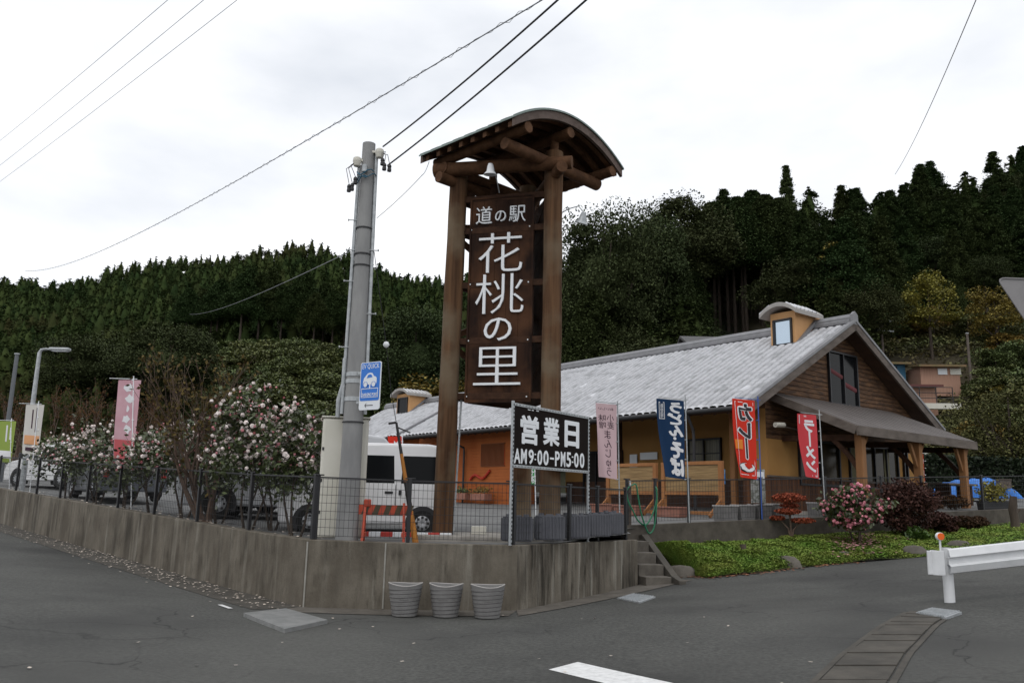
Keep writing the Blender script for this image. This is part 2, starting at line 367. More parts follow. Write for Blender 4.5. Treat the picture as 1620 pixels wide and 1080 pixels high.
# wall lines (x, y)
W0 = np.array([-3.0, 12.75]); W1 = np.array([.155, 12.98]); W2 = np.array([2.46, 16.2])
WL_DIR = np.array([-.698, .716])                     # left wall runs back to the left
WL_END = W0 + WL_DIR * 34
FA = np.array([2.62, 17.6]); FB = np.array([13.45, 23.3]); FC = FA + (FB - FA) * 2.2   # low wall / rear fence line
def xl(Y): return W0[0] + (Y - W0[1]) * WL_DIR[0] / WL_DIR[1]
def xr(Y):
    if Y < W2[1]: return W1[0] + (Y - W1[1]) * (W2 - W1)[0] / (W2 - W1)[1]
    if Y < FA[1]: return W2[0] - .1
    return FA[0] + (Y - FA[1]) * (FB - FA)[0] / (FB - FA)[1]
rows = list(np.arange(12.86, 40, .4)) + list(np.arange(40, 90, 5)); nc = 48; V = []; Q = []
for j, Y in enumerate(rows):
    a, b = xl(max(Y, 12.9)) + .05, max(xr(min(Y, 60)) - .05, xl(max(Y, 12.9)) + .2)
    for i in range(nc):
        X = a + (b - a) * i / (nc - 1); Y2 = max(Y, W0[1] + .073 * (X - W0[0]) + .12); V.append((X, Y2, lot_z(X, Y2)))
for j in range(len(rows) - 1):
    for i in range(nc - 1): Q.append((j * nc + i, j * nc + i + 1, (j + 1) * nc + i + 1, (j + 1) * nc + i))
o = mesh_arrays('parking_lot', V, Q, M_LOT, None, True); o['kind'] = 'structure'

# strips that follow the road surface
def ribbon(name, A, B, mat_, off=.004, n=40, parent=None, kind='structure', fz=road_z, m_=3):
    """A, B: two 2D polylines of equal count; a sheet between them laid on the ground"""
    A = np.array(A); B = np.array(B); V = []; Q = []
    t = np.linspace(0, len(A) - 1, n)
    ia = np.clip(t.astype(int), 0, len(A) - 2); f = (t - ia)[:, None]
    PA = A[ia] * (1 - f) + A[ia + 1] * f; PB = B[ia] * (1 - f) + B[ia + 1] * f
    for p, q in zip(PA, PB):
        for k in range(m_):
            r = p + (q - p) * k / (m_ - 1); V.append((r[0], r[1], fz(r[0], r[1]) + off))
    for j in range(n - 1):
        for k in range(m_ - 1): Q.append((j * m_ + k, j * m_ + k + 1, (j + 1) * m_ + k + 1, (j + 1) * m_ + k))
    o = mesh_arrays(name, V, Q, mat_, parent)
    if kind: o['kind'] = kind
    return o
g2 = lambda px, py: on_ground(px, py)[:2]
nl = np.array([-.716, -.698])   # towards the road from the left wall
ribbon('gutter', [WL_END, W0 + nl * .0], [WL_END + nl * .75, W0 + nl * .78], M_GUT2, .006, 90)
ribbon('gutter', [W0, W1], [W0 + nl * .78 + np.array([.2, -.05]), W1 + np.array([-.12, -.62])], M_GUT, .008, 20)
ribbon('gutter', [W1, W2 + np.array([.5, .7])], [W1 + np.array([.02, -.62]), W2 + np.array([1.1, .35])], M_GUT, .010, 20)
# right gutter: a row of concrete lids, each a slab
gl = [g2(1290, 1085), g2(1340, 1035), g2(1400, 990), g2(1440, 968)]; gr = [g2(1400, 1085), g2(1430, 1035), g2(1473, 990), g2(1500, 972)]
gl = np.array(gl); gr = np.array(gr)
gl[0] = gl[0] + (gl[0] - gl[1]) * 1.2; gr[0] = gr[0] + (gr[0] - gr[1]) * 1.2
def lerp_poly(P, t):
    t = t * (len(P) - 1); i = min(int(t), len(P) - 2); return P[i] + (P[i + 1] - P[i]) * (t - i)
gm = MB(); NL = 15
for k in range(NL):
    t0, t1 = k / NL + .004, (k + 1) / NL - .002
    c = [lerp_poly(gl, t0), lerp_poly(gr, t0), lerp_poly(gr, t1), lerp_poly(gl, t1)]
    tops = [(p[0], p[1], road_z(*p) + .016 + .003 * ((k * 7) % 3)) for p in c]; bots = [(p[0], p[1], road_z(*p) - .1) for p in c]
    gm.add(bots + tops, [(3, 2, 1, 0), (4, 5, 6, 7), (0, 1, 5, 4), (1, 2, 6, 5), (2, 3, 7, 6), (3, 0, 4, 7)])
tag(gm.build('gutter_lids', M_GUT2), kind='structure')
ribbon('gutter_channel', gl + np.array([-.09, 0]), gl + np.array([-.02, 0]), M_GUT2, .008, 30, m_=2)
ribbon('gutter_channel', gr + np.array([.02, 0]), gr + np.array([.09, 0]), M_GUT2, .008, 30, m_=2)
# painted stop line
c = [g2(868, 1059), g2(914, 1047), g2(1100, 1088), g2(1040, 1100)]
ribbon('road_marking', [c[0], c[3]], [c[1], c[2]], M_PAINT, .005, 12)
# worn remains of the white edge line along the left gutter
for (a, b, w) in (((344, 957), (361, 963), .07),):
    p, q = g2(*a), g2(*b); d_ = (q - p) / np.linalg.norm(q - p); n_ = np.array([-d_[1], d_[0]])
    ribbon('road_marking', [p, q], [p + n_ * w, q + n_ * w], M_PAINT, .011, 6, m_=2)

def plate(name, corners, mat_, th, label, cat, slots=0):
    P = [g2(*c) for c in corners]; mb = MB()
    t = [(p[0], p[1], road_z(*p) + th) for p in P]; b = [(p[0], p[1], road_z(*p) - .05) for p in P]
    mb.add(b + t, [(3, 2, 1, 0), (4, 5, 6, 7), (0, 1, 5, 4), (1, 2, 6, 5), (2, 3, 7, 6), (3, 0, 4, 7)])
    if slots:
        P = [np.array(q) for q in t]
        for k in range(1, slots):
            a = P[0] + (P[3] - P[0]) * k / slots; b_ = P[1] + (P[2] - P[1]) * k / slots
            mb.beam(a + np.array([0, 0, .006]), b_ + np.array([0, 0, .006]), .015, .012)
    return tag(mb.build(name, mat_), label, cat)
plate('chequer_plate', ((385, 975), (452, 967), (518, 986), (450, 1001)), mat('steel_plate', (.17, .175, .17), .6, (.24, .24, .235), 6, 5, .3, 60), .05, 'flat grey steel plate lying over the gutter at the wall corner', 'drain cover')
plate('drain_grate', ((976, 947), (1000, 940), (1037, 945), (1012, 954)), M_GALV, .02, 'grey drain grate beside the concrete steps', 'drain grate', 10)
plate('drain_grate', ((1449, 972), (1472, 965), (1522, 971), (1497, 980)), M_GALV, .03, 'grey drain grate at the end of the gutter by the guardrail post', 'drain grate', 12)

# ---------------------------------------------------------------- concrete retaining walls
def wall_run(mb, P, Q, zt, zb, th, inward, n=12):
    P, Q = np.array(P), np.array(Q); inward = np.array(inward); vs = []
    for k in range(n + 1):
        r = P + (Q - P) * k / n; i_ = r + inward * th
        vs += [(r[0], r[1], zb(*r)), (r[0], r[1], zt(*r)), (i_[0], i_[1], zt(*r)), (i_[0], i_[1], zb(*r))]
    fs = [(0, 1, 2, 3), tuple(4 * n + k for k in (3, 2, 1, 0))]
    for k in range(n):
        for e in range(4): fs.append((4 * k + e, 4 * k + (e + 1) % 4, 4 * k + 4 + (e + 1) % 4, 4 * k + 4 + e))
    mb.add(vs, fs)
wt = lambda x, y: .97 + .06 * sp(-x - 3.0, .8) + .0 * y
wb = lambda x, y: road_z(x, y) - .3
ND = np.array([.716, .698])
wroot = thing('retaining_wall', 'low stained concrete retaining wall round the car park corner', 'wall', (W0[0], W0[1], 0))
def loc_mb(mb, root):
    L = np.array(root.location); mb.v = [tuple(np.array(p) - L) for p in mb.v]; return mb
for kq, (P, Q, inn, n) in enumerate(((WL_END, W0 - WL_DIR * .0, ND, 40), (W0 + np.array([.004, 0]), W1, np.array([-.073, .997]), 6), (W1 + np.array([.003, .003]), W2, np.array([-.813, .582]), 6))):
    mb = MB(); wall_run(mb, P, Q, wt, wb, .22, inn, n); loc_mb(mb, wroot).build('wall_segment', M_WALLR if kq == 2 else M_WALL, wroot, .012)
# pale vertical construction joints
mb = MB()
for q in (W0 + np.array([.03, 0]), W0 + np.array([1.18, .085])):
    mb.box((q[0] - W0[0], q[1] - W0[1] - .004, .5), (.022, .02, .94), .07)
mb.build('joint_seal', mat('pale_seal', (.24, .23, .20), .9, (.34, .33, .30), 5, 4), wroot)

low_t = lambda x, y: lot_z(x, y) + .06
mb = MB(); wall_run(mb, FA - (FB - FA) * .02, FC, low_t, lambda x, y: lot_z(x, y) - .9, .16, np.array([-.466, .885]), 30)
tag(mb.build('kerb_wall', mat('dark_low_concrete', (.05, .042, .034), .9, (.10, .086, .070), 3, 6, .2, 40), None, .01), 'low dark concrete kerb wall between grass bank and rear fence', 'wall')

# ---------------------------------------------------------------- steps beside the wall
sroot = thing('concrete_steps', 'short flight of concrete steps between the wall end and the grass bank', 'steps', (W2[0], W2[1], .1))
sdir = np.array([-.25, .968]); sn = np.array([.968, .25])
for k in range(4):
    p = W2 + sdir * (-.05 + .34 * k) + sn * .32; h = .2 * (k + 1) + .05
    MB().box((p[0] - W2[0], p[1] - W2[1], h / 2 - .12), (.52, .36, h + .15), math.atan2(.25, .968)).build('step', M_GUT, sroot, .012)
pA = g2(1085, 917); pts = [(-.2, -.25), (1.7, -.25), (1.7, .90), (1.5, .93), (.12, .22), (-.2, .16)]
p0 = W2 + sn * .60 + sdir * -.30
MB().prism(pts, (p0[0] - W2[0], p0[1] - W2[1], 0), (sdir[0], sdir[1], 0), (0, 0, 1), (sn[0], sn[1], 0), .14).build('stringer', M_GUT2, sroot, .01)

# ---------------------------------------------------------------- grass bank
edge = [np.array(g2(*p)) for p in ((1068, 908), (1120, 914), (1200, 906), (1300, 894), (1400, 886), (1500, 877), (1620, 868))]
edge.append(edge[-1] + (edge[-1] - edge[-2]) * 6)
edge = np.array(edge); back = np.array([FA + (FB - FA) * t + np.array([.02, -.04]) for t in (.03, .13, .27, .45, .62, .85, 1.15, 2.2)])
def bank_pt(s, t):
    """s along (0..1), t from the road edge to the kerb wall"""
    a, b = lerp_poly(edge, s), lerp_poly(back, s); p = a + (b - a) * t
    za = road_z(*a) + .02; zb_ = lot_z(*b) - .40
    z = za + (zb_ - za) * (1 - (1 - t) ** 1.5) + .06 * (1 - math.exp(-t * 14)) * (1 - t)
    return np.array([p[0], p[1], z + .025 * math.sin(p[0] * 3.1) * math.sin(p[1] * 2.3 + 1)])
V = [bank_pt(i / 90, j / 14) for i in range(91) for j in range(15)]
Q = [(i * 15 + j, (i + 1) * 15 + j, (i + 1) * 15 + j + 1, i * 15 + j + 1) for i in range(90) for j in range(14)]
o = mesh_arrays('grass_bank', V, Q, M_SOIL, None, True); o['kind'] = 'structure'

def quads(P, size, rs, flat=0.0, aspect=1.6, jit=.4):
    """one small quad per point, random orientation; flat=1 lies level"""
    n = len(P); P = np.asarray(P)
    nr = rs.normal(size=(n, 3)); nr[:, 2] = np.abs(nr[:, 2]) + flat * 3; nr /= np.linalg.norm(nr, axis=1)[:, None]
    t = rs.normal(size=(n, 3)); t -= nr * np.sum(t * nr, 1)[:, None]; t /= np.linalg.norm(t, axis=1)[:, None] + 1e-9
    b = np.cross(nr, t); s = size * (1 - jit / 2 + jit * rs.random(n))[:, None]
    a = t * s * aspect * .5; c = b * s * .5
    V = np.stack([P - a, P - c, P + a, P + c], 1).reshape(-1, 3)
    return V, np.arange(4 * n).reshape(n, 4)
def bank_at(px, t):
    lo, hi = 0.0, .99
    for _ in range(40):
        mid_ = (lo + hi) / 2
        if project(bank_pt(mid_, t))[0] < px: lo = mid_
        else: hi = mid_
    return bank_pt((lo + hi) / 2, t)
rs = np.random.RandomState(3); pts = []
for _ in range(170000):
    s, t = rs.random() ** 1.5 * .93, rs.random(); p = bank_pt(s, t); pts.append(p + np.array([0, 0, rs.random() * .06 * (.6 + .8 * (math.sin(p[0] * 4.1) * math.sin(p[1] * 5.3) > 0))]))
V, Q = quads(np.array(pts), .022, rs, .5, 2.4)
tag(mesh_arrays('grass', V, Q, L_GRASS), 'green creeping ground cover over the bank below the rear fence', 'ground cover', kind='stuff')
# edging stones, half hidden in the bank edge
for k, (px, py) in enumerate(((1078, 913), (1188, 904), (1246, 899), (1340, 888), (1378, 886), (1450, 880), (1520, 872))):
    p = on_ground(px, py); mb = MB(); n = 10; rr = random.Random(k)
    w, h = rr.uniform(.22, .34), rr.uniform(.16, .26)
    mb.lathe([(w * .9, -.08), (w, .02), (w * .86, h * .6), (w * .55, h * .92), (.02, h)], (0, 0, 0), n)
    mb.v = [(x * rr.uniform(.85, 1.15), y * rr.uniform(.5, .7), z) for x, y, z in mb.v]
    o = mb.build('edging_stone', M_GUT, None, 0, 50)
    o.location = (p[0], p[1] + .08, p[2]); o.rotation_euler = (0, 0, rr.uniform(-.4, .6))
    tag(o, 'rough grey edging stone at the foot of the grass bank', 'stone', 'edging stones along the grass bank')
# fallen petals and leaves
def litter(name, P, size, mat_, label, cat='petals'):
    V, Q = quads(np.array(P), size, rs, 2.5, 1.3); tag(mesh_arrays(name, V, Q, mat_), label, cat, kind='stuff')
P = []
for _ in range(750):
    d_ = abs(rs.normal(6.5, 4.0)); off = min(abs(rs.normal(.35, .25)), 1.2); q = W0 + WL_DIR * d_ + nl * off; P.append((q[0], q[1], road_z(*q) + .022))
for _ in range(34):
    q = np.array([rs.uniform(-5, 3), rs.uniform(7, 12.6)]); P.append((q[0], q[1], road_z(*q) + .018))
litter('fallen_petals', P, .036, P_FALL, 'pale fallen petals scattered along the gutter under the left wall')
P = []
for _ in range(900):
    q = W0 + WL_DIR * abs(rs.normal(8, 5)) + ND * rs.uniform(.02, .9); P.append((q[0], q[1], max(wt(*q) if rs.random() < .3 else 0, lot_z(*q)) + .02))
litter('fallen_petals', P, .05, P_FALL, 'pale fallen petals on the wall top below the camellias')
P = []
for _ in range(420):
    t = np.clip(.38 + rs.normal() * .2, .03, .8); p = bank_at(1358 + rs.normal() * 24, t); P.append(p + np.array([0, 0, .09]))
litter('fallen_petals', P, .06, P_FALLR, 'pink fallen petals under the rose flowered camellia on the bank')
P = []
for _ in range(260):
    a = lerp_poly(edge, rs.random() * .5); q = a + np.array([rs.normal() * .15, -abs(rs.normal()) * .14]); P.append((q[0], q[1], road_z(*q) + .02))
litter('fallen_leaves', P, .06, mat('dead_leaves', (.22, .09, .04), .8, island=.8), 'brown fallen leaves along the foot of the grass bank', 'leaves')
# ---------------------------------------------------------------- fences
def fence(name, posts, label, hgt=.92, group=None, sp_v=.066, off0=0.0, skip=(), nv=7):
    """black welded mesh fence; posts = base points"""
    root = thing(name, label, 'fence', posts[0], 0, group); O = np.array(root.location)
    for k, p in enumerate(posts):
        q = np.array(p) - O; a = posts[min(k + 1, len(posts) - 1)]; b = posts[max(k - 1, 0)]
        ang = math.atan2(a[1] - b[1], a[0] - b[0]); mb = MB()
        mb.box((q[0], q[1], q[2] + hgt / 2 + .02), (.055, .055, hgt + .04), ang)
        mb.box((q[0], q[1], q[2] + hgt + .035), (.16, .03, .022), ang)
        mb.build('post', M_BLACKM, root, .005, seg=1)
    for k in range(len(posts) - 1):
        if k in skip: continue
        a, b = np.array(posts[k]) - O, np.array(posts[k + 1]) - O; L = np.linalg.norm((b - a)[:2]); d = (b - a) / L
        n = max(2, int(L / sp_v)); mb = MB(); nn = np.array([d[1], -d[0], 0]) * .006
        for i in range(1, n):
            p = a + (b - a) * i / n; mb.tube([p + np.array([0, 0, .05]), p + np.array([0, 0, hgt])], .0026, 4, False)
        for j in range(nv + 1):
            z = .06 + (hgt - .08) * j / nv; mb.tube([a + np.array([0, 0, z]) + nn, b + np.array([0, 0, z]) + nn], .0031, 4, False)
        mb.build('mesh_panel', M_BLACKM, root)
        mb = MB(); mb.beam(a + np.array([0, 0, hgt]), b + np.array([0, 0, hgt]), .022, .022); mb.build('top_rail', M_BLACKM, root)
    return root
def top_pt(q): return (q[0], q[1], wt(q[0], q[1]))
i0 = W0 + np.array([.05, .10])
fence('mesh_fence', [top_pt(W0 + WL_DIR * (2.0 * k) + ND * .11 + np.array([.0, .0])) for k in range(0, 17)], 'black welded mesh fence along the left retaining wall in front of the camellias', sp_v=.075)
r_in = np.array([-.813, .582]) * .11
qa = on_plane(645, 858, (W0[0], W0[1] + .12, 0), (-.073, .997, 0)); qb = on_plane(800, 858, (W0[0], W0[1] + .12, 0), (-.073, .997, 0))
p2 = W1 + r_in + np.array([-.03, .02])
fence('mesh_fence', [top_pt(i0 + np.array([.06, .01])), top_pt(qa[:2]), top_pt(p2)], 'black welded mesh fence on the wall in front of the wooden tower')
fr = [p2 + np.array([.05, .07]), W1 + (W2 - W1) * .42 + r_in, W1 + (W2 - W1) * .66 + r_in, W1 + (W2 - W1) * .93 + r_in]
fence('mesh_fence', [top_pt(q) for q in fr], 'black welded mesh fence on the right wall face beside the hours sign')
fpx = [992, 1037, 1090, 1205, 1308, 1398, 1462, 1558, 1640, 1730, 1830]
fpl = []
fn_ = np.array([-.466, .885, 0])
for px in fpx:
    q = on_plane(px, 830, (FA[0], FA[1] + .08, 0), fn_); fpl.append((q[0], q[1], low_t(q[0], q[1])))
fence('mesh_fence', fpl, 'long black mesh fence on the low kerb wall above the grass bank', .9, sp_v=.08)

# ---------------------------------------------------------------- concrete utility pole
pb = at(548, 852, 13.35); pb[2] = lot_z(pb[0], pb[1]) - .05
ptop = on_plane(585, 228, pb, (0, 1, 0))[2]
pole = thing('utility_pole', 'grey round concrete utility pole standing behind the wall corner beside the cream cabinet', 'utility pole', pb)
H_ = ptop - pb[2]; MB().cyl((0, 0, 0), (0, 0, H_), .178, .108, 28).build('shaft', M_POLE, pole, 0, 40)
def pz(py): return on_plane(560, py, pb, (0, 1, 0))[2] - pb[2]
def prr(z): return .178 + (.108 - .178) * z / H_
for py in (604, 593, 632): 
    z = pz(py); MB().lathe([(prr(z) + .004, -.035), (prr(z) + .010, -.033), (prr(z) + .010, .033), (prr(z) + .004, .035)], (0, 0, z), 24).build('steel_band', M_GALV, pole)
for py in (668, 421, 403, 362):
    z = pz(py); MB().lathe([(prr(z) + .002, -.012), (prr(z) + .018, -.01), (prr(z) + .018, .01), (prr(z) + .002, .012)], (0, 0, z), 20).build('strap', M_PLASTIC, pole)
for s, y0, y1 in ((-1, 655, 262), (1, 655, 240)):
    za, zb_ = pz(y0), pz(y1); mb = MB()
    mb.tube([(s * (prr(za) + .03), -.02, za), (s * (prr(zb_) + .03), -.02, zb_)], .03, 10)
    if s < 0: mb.tube([(s * (prr(za) + .03), -.02, za + .9), (s * (prr(za) + .03), -.02, za + .5), (s * (prr(za) + .10), .0, za + .22), (s * (prr(za) + .10), .02, za - .05)], .036, 10)
    mb.build('conduit', M_GALV, pole, 0, 40)
for py, s in ((550, -1), (497, 1), (446, -1), (397, 1), (397, -1), (350, -1)):
    z = pz(py); mb = MB(); mb.tube([(s * prr(z) * .9, -.05, z), (s * (prr(z) + .13), -.06, z)], .009, 6); mb.cyl((s * (prr(z) + .13), -.06, z), (s * (prr(z) + .145), -.062, z), .02, n=8); mb.build('step_bolt', M_GALV, pole)
# the cable heads and dark drop insulators near the top
for dx, z0 in ((-.17, pz(258)), (.20, pz(244))):
    mb = MB(); mb.lathe([(.02, -.1), (.055, -.09), (.075, 0), (.07, .05), (.03, .08)], (dx, -.08, z0), 12); mb.box((dx * .6, -.06, z0 + .02), (abs(dx), .04, .04)); mb.build('cable_head', M_CREAM, pole, .006)
for k, (px, py) in enumerate(((552, 298), (557, 296), (562, 286), (605, 256), (608, 264), (616, 266))):
    q = on_plane(px, py, pb + np.array([0, -.2, 0]), (0, 1, 0)) - pb; mb = MB()
    mb.lathe([(.012, -.07), (.035, -.06), (.035, -.02), (.028, 0), (.035, .02), (.03, .05), (.012, .07)], q, 10)
    h = (-.17 if px < 580 else .2, -.08, (pz(258) if px < 580 else pz(244)))
    mid = (np.array(q) + np.array(h)) / 2 + np.array([(-.12 if px < 580 else .1) * (1 - k * .1), 0, .1])
    mb.tube([tuple(q + np.array([0, 0, .07])), tuple(mid), h], .006, 5); mb.build('drop_insulator', M_BLACKM, pole)
mb = MB(); z = pz(282)
for a0, rr_, zz in ((0, .16, 0), (.5, .17, .05), (1.2, .155, -.06)):
    mb.tube([(rr_ * math.cos(a0 + t), -abs(rr_ * math.sin(a0 + t)) - .02, z + zz + .05 * math.sin(3 * t)) for t in np.linspace(.2, 2.9, 9)], .010, 6)
mb.build('cable_loop', mat('teal_wire', (.02, .10, .16), .5), pole)
mb = MB(); z = pz(272); mb.cyl((-.02, -.16, z - .06), (-.02, -.16, z + .06), .045, n=12); mb.build('wire_clamp', M_GALV, pole)

# cream cabinet strapped to the pole
cb = at(537, 852, 13.75); cz = lot_z(cb[0], cb[1]); ctop = on_plane(530, 662, cb, (0, 1, 0))[2]
cab = thing('electric_cabinet', 'tall cream electrical cabinet strapped behind the concrete pole', 'cabinet', (cb[0], cb[1], cz), .18)
MB().box((0, 0, (ctop - cz) / 2 + .05), (.74, .34, ctop - cz - .1)).build('body', M_CREAM, cab, .05, seg=3)
MB().box((.0, .0, ctop - cz + .01), (.78, .38, .025)).build('lid', M_CREAM, cab, .008)
MB().box((0, 0, .03), (.66, .3, .06)).build('plinth', M_PLASTIC, cab)
mb = MB(); [mb.box((-.34, -.175, z), (.03, .012, .05)) for z in (.5, 1.0, 1.5)]; mb.build('hinge', M_PLASTIC, cab)

# charging sign on the pole
s0 = at(568, 649, 13.12); s1 = s0 + np.array([.36, -.235, 0]); ex = (s1 - s0) / np.linalg.norm(s1 - s0); en = np.array([ex[1], -ex[0], 0])
W_, Hh = .43, .755
sg = thing('charging_sign', 'blue EV QUICK charging point sign with a car symbol and arrow on the pole', 'sign', s0, math.atan2(ex[1], ex[0]))
def rrect(w, h, r, x=0, y=0, n=5):
    p = []
    for cx_, cy_, a0 in ((w - r, r, -90), (w - r, h - r, 0), (r, h - r, 90), (r, r, 180)):
        for k in range(n + 1):
            a = math.radians(a0 + 90 * k / n); p.append((x + cx_ + r * math.cos(a), y + cy_ + r * math.sin(a)))
    return p
LX, LZ, LN = (1, 0, 0), (0, 0, 1), (0, -1, 0)
M_SIGNB = mat('sign_blue', (.012, .16, .60), .4); M_SIGNW = mat('sign_white', (.74, .77, .80), .4)
MB().prism(rrect(W_, Hh, .035), (0, 0, 0), LX, LZ, LN, .012).build('plate', M_SIGNW, sg)
MB().prism(rrect(W_ - .03, Hh * .795, .028, .015, Hh * .19), (0, -.0125, 0), LX, LZ, LN, .003).build('blue_panel', M_SIGNB, sg)
mb = MB(); mb.text('EV QUICK', (.04, -.016, Hh * .845), LX, LZ, LN, W_ - .075, .088, .003, 0.0)
mb.text('CHARGING POINT', (.045, -.016, Hh * .285), LX, LZ, LN, W_ - .09, .05, .003, .012)
car = [(.07, .40), (.07, .44), (.085, .50), (.12, .535), (.16, .575), (.215, .585), (.26, .575), (.29, .53), (.335, .515), (.352, .49), (.352, .43), (.34, .40)]
mb.prism(car, (0, -.016, 0), LX, LZ, LN, .003)
for cx_ in (.125, .295): mb.prism([(cx_ + .04 * math.cos(a), .40 + .042 * math.sin(a)) for a in np.linspace(0, 6.283, 17)[:-1]], (0, -.0195, 0), LX, LZ, LN, .003)
mb.box((.215, -.0175, .365), (.022, .003, .07))
fr_ = [(.045, .335), (.195, .335)], [(.215, .335), (W_ - .045, .335), (W_ - .045, .20), (.045, .20), (.045, .335)]
for pl in fr_:
    for a, b in zip(pl[:-1], pl[1:]): mb.beam((a[0], -.0178, a[1]), (b[0], -.0178, b[1]), .0035, .010, (0, 1, 0)) if a[0] == b[0] else mb.box(((a[0] + b[0]) / 2, -.0178, a[1]), (abs(a[0] - b[0]) + .01, .0035, .010))
    for a, b in zip(pl[:-1], pl[1:]):
        if a[0] == b[0]: mb.box((a[0], -.0178, (a[1] + b[1]) / 2), (.010, .0035, abs(a[1] - b[1])))
mb.build('lettering', M_SIGNW, sg)
mb = MB(); mb.prism([(.145, .50), (.17, .55), (.215, .562), (.25, .545), (.262, .512)], (0, -.0195, 0), LX, LZ, LN, .002)
for cx_ in (.125, .295): mb.tube([(cx_ + .042 * math.cos(a), -.0235, .40 + .042 * math.sin(a)) for a in np.linspace(0, 6.283, 20)], .0035, 5)
mb.build('car_window', M_SIGNB, sg)
mb = MB(); mb.box((.21, -.014, .07), (.17, .003, .012)); mb.beam((.128, -.014, .07), (.16, -.014, .105), .003, .012, (0, 1, 0)); mb.beam((.128, -.014, .07), (.16, -.014, .035), .003, .012, (0, 1, 0)); mb.build('arrow', M_BLACKM, sg)
mb = MB(); [mb.box((-.02, .02, z), (.12, .02, .04)) for z in (.13, .6)]; mb.build('bracket', M_GALV, sg)

# ---------------------------------------------------------------- the wooden sign tower
SC = 1.065
def tz(z): return CAM_H + (z - CAM_H) * SC
TL, TR, TB = np.array([-1.0, 14.0]) * SC, np.array([.655, 13.55]) * SC, np.array([.24, 15.2]) * SC
tw = thing('sign_tower', 'tall brown log sign tower with three posts and a curved roof above the car park', 'sign tower', (0, 14.2 * SC, 1.0))
TO = np.array([0, 14.2 * SC, 1.0])
def T3(p, z): return (p[0] - TO[0], p[1] - TO[1], z - TO[2])
pm = MB(); pm.prism([(x, y) for x, y in ((-1.55, -.72), (.3, -1.05), (.85, -.66), (1.1, .3), (.6, 1.5), (-.3, 1.6), (-1.5, .5))], (0, 0, -.3), (1, 0, 0), (0, 1, 0), (0, 0, 1), .34)
pad = pm.build('concrete_pad', M_CONC, None, .02); pad.location = TO; tag(pad, 'pale concrete pad carrying the feet of the wooden sign tower', 'concrete pad')
def logpost(p, z0, z1, r, lean=0.0):
    rr = random.Random(int(p[0] * 100)); mb = MB(); pts = []; rs_ = []
    for k in range(15):
        z = z0 + (z1 - z0) * k / 14; pts.append(T3((p[0] + rr.uniform(-.006, .006) + (lean * (1 - k / 14)), p[1] + rr.uniform(-.006, .006)), z)); rs_.append(r * rr.uniform(.975, 1.025) * (1.04 - .08 * k / 14))
    mb.tube(pts, rs_, 26); return mb
for p, zt_ in ((TL, tz(7.45)), (TR, tz(7.55)), (TB, tz(7.55))): logpost(p, 1.03, zt_, .175, -.08 if p is TL else 0.0).build('log_post', M_LOG, tw, 0, 50)
e1 = (TR - TL) / np.linalg.norm(TR - TL); nf = np.array([e1[1], -e1[0]])       # front normal (towards the road)
nf = nf if nf[1] < 0 else -nf
nf3 = np.array([nf[0], nf[1], 0]); PF = np.array([TL[0], TL[1], 0])
def face_pt(px, py, off): return on_plane(px, py, PF + nf3 * off, nf3)
a = face_pt(688, 270, .22); b = face_pt(905, 257, .22); MB().tube([a - TO, b - TO], [.135, .12], 18).build('front_beam', M_LOGH, tw, 0, 50)
for P, Q in ((TL, TB), (TR, TB)):
    d = (Q - P) / np.linalg.norm(Q - P); MB().tube([T3(P - d * .5, tz(7.12)), T3(Q + d * .5, tz(7.12))], .105, 16).build('side_beam', M_LOGH, tw, 0, 50)
# rails and braces
def zf(py): return face_pt(740, py, 0)[2]
rails = [zf(y) for y in (317, 367, 452, 540, 627)]
for z in rails:
    for P, Q in ((TL, TR), (TL, TB), (TR, TB)): MB().beam(T3(P, z), T3(Q, z), .07, .115).build('rail', M_DARKW, tw, .006)
for P, Q in ((TL, TB), (TR, TB)):
    for k in range(4):
        z0, z1 = rails[k + 1], rails[k]
        MB().beam(T3(P, z1 - .1) if k % 2 else T3(Q, z1 - .1), T3(Q, z0 + .1) if k % 2 else T3(P, z0 + .1), .06, .11).build('brace', M_LOGH, tw, .006)
MB().beam(T3(TL, tz(7.1)), T3(TL + (TB - TL) * .62, tz(6.55)), .08, .14).build('brace', M_DARKW, tw, .006)
MB().beam(T3(TR, tz(7.05)), T3(TB + (TR - TB) * .3, tz(6.4)), .08, .14).build('brace', M_DARKW, tw, .006)
q = face_pt(781, 290, -.4); MB().beam((q[0] - TO[0], q[1] - TO[1], tz(6.6) - 1), (q[0] - TO[0], q[1] - TO[1], tz(7.2) - 1), .12, .12, (0, 1, 0)).build('stub_post', M_DARKW, tw)
# main sign board and its lettering
bl, br = face_pt(742, 500, .03), face_pt(839, 500, .03); zb0 = face_pt(737, 634, .03)[2]; zb1 = face_pt(750, 317, .03)[2]
bw = np.linalg.norm((br - bl)[:2]); e13 = np.array([e1[0], e1[1], 0])
bo = bl - TO; bo[2] = zb0 - TO[2]
bd = MB(); npl = 5
for k in range(npl): bd.prism([(bw * k / npl + .001, 0), (bw * (k + 1) / npl - .001, 0), (bw * (k + 1) / npl - .001, zb1 - zb0), (bw * k / npl + .001, zb1 - zb0)], bo - nf3 * (.07 - .002 * (k % 2)), e13, (0, 0, 1), nf3, .07)
board = bd.build('sign_board', M_BOARD, tw, .003, seg=1)
fm = MB()
for x in (-.035, bw): fm.prism([(x, -.03), (x + .035, -.03), (x + .035, zb1 - zb0 + .03), (x, zb1 - zb0 + .03)], bo - nf3 * .08, e13, (0, 0, 1), nf3, .10)
for z in (-.03, zb1 - zb0): fm.prism([(0, z), (bw, z), (bw, z + .03), (0, z + .03)], bo - nf3 * .08, e13, (0, 0, 1), nf3, .10)
fm.build('frame', M_BOARD, board)
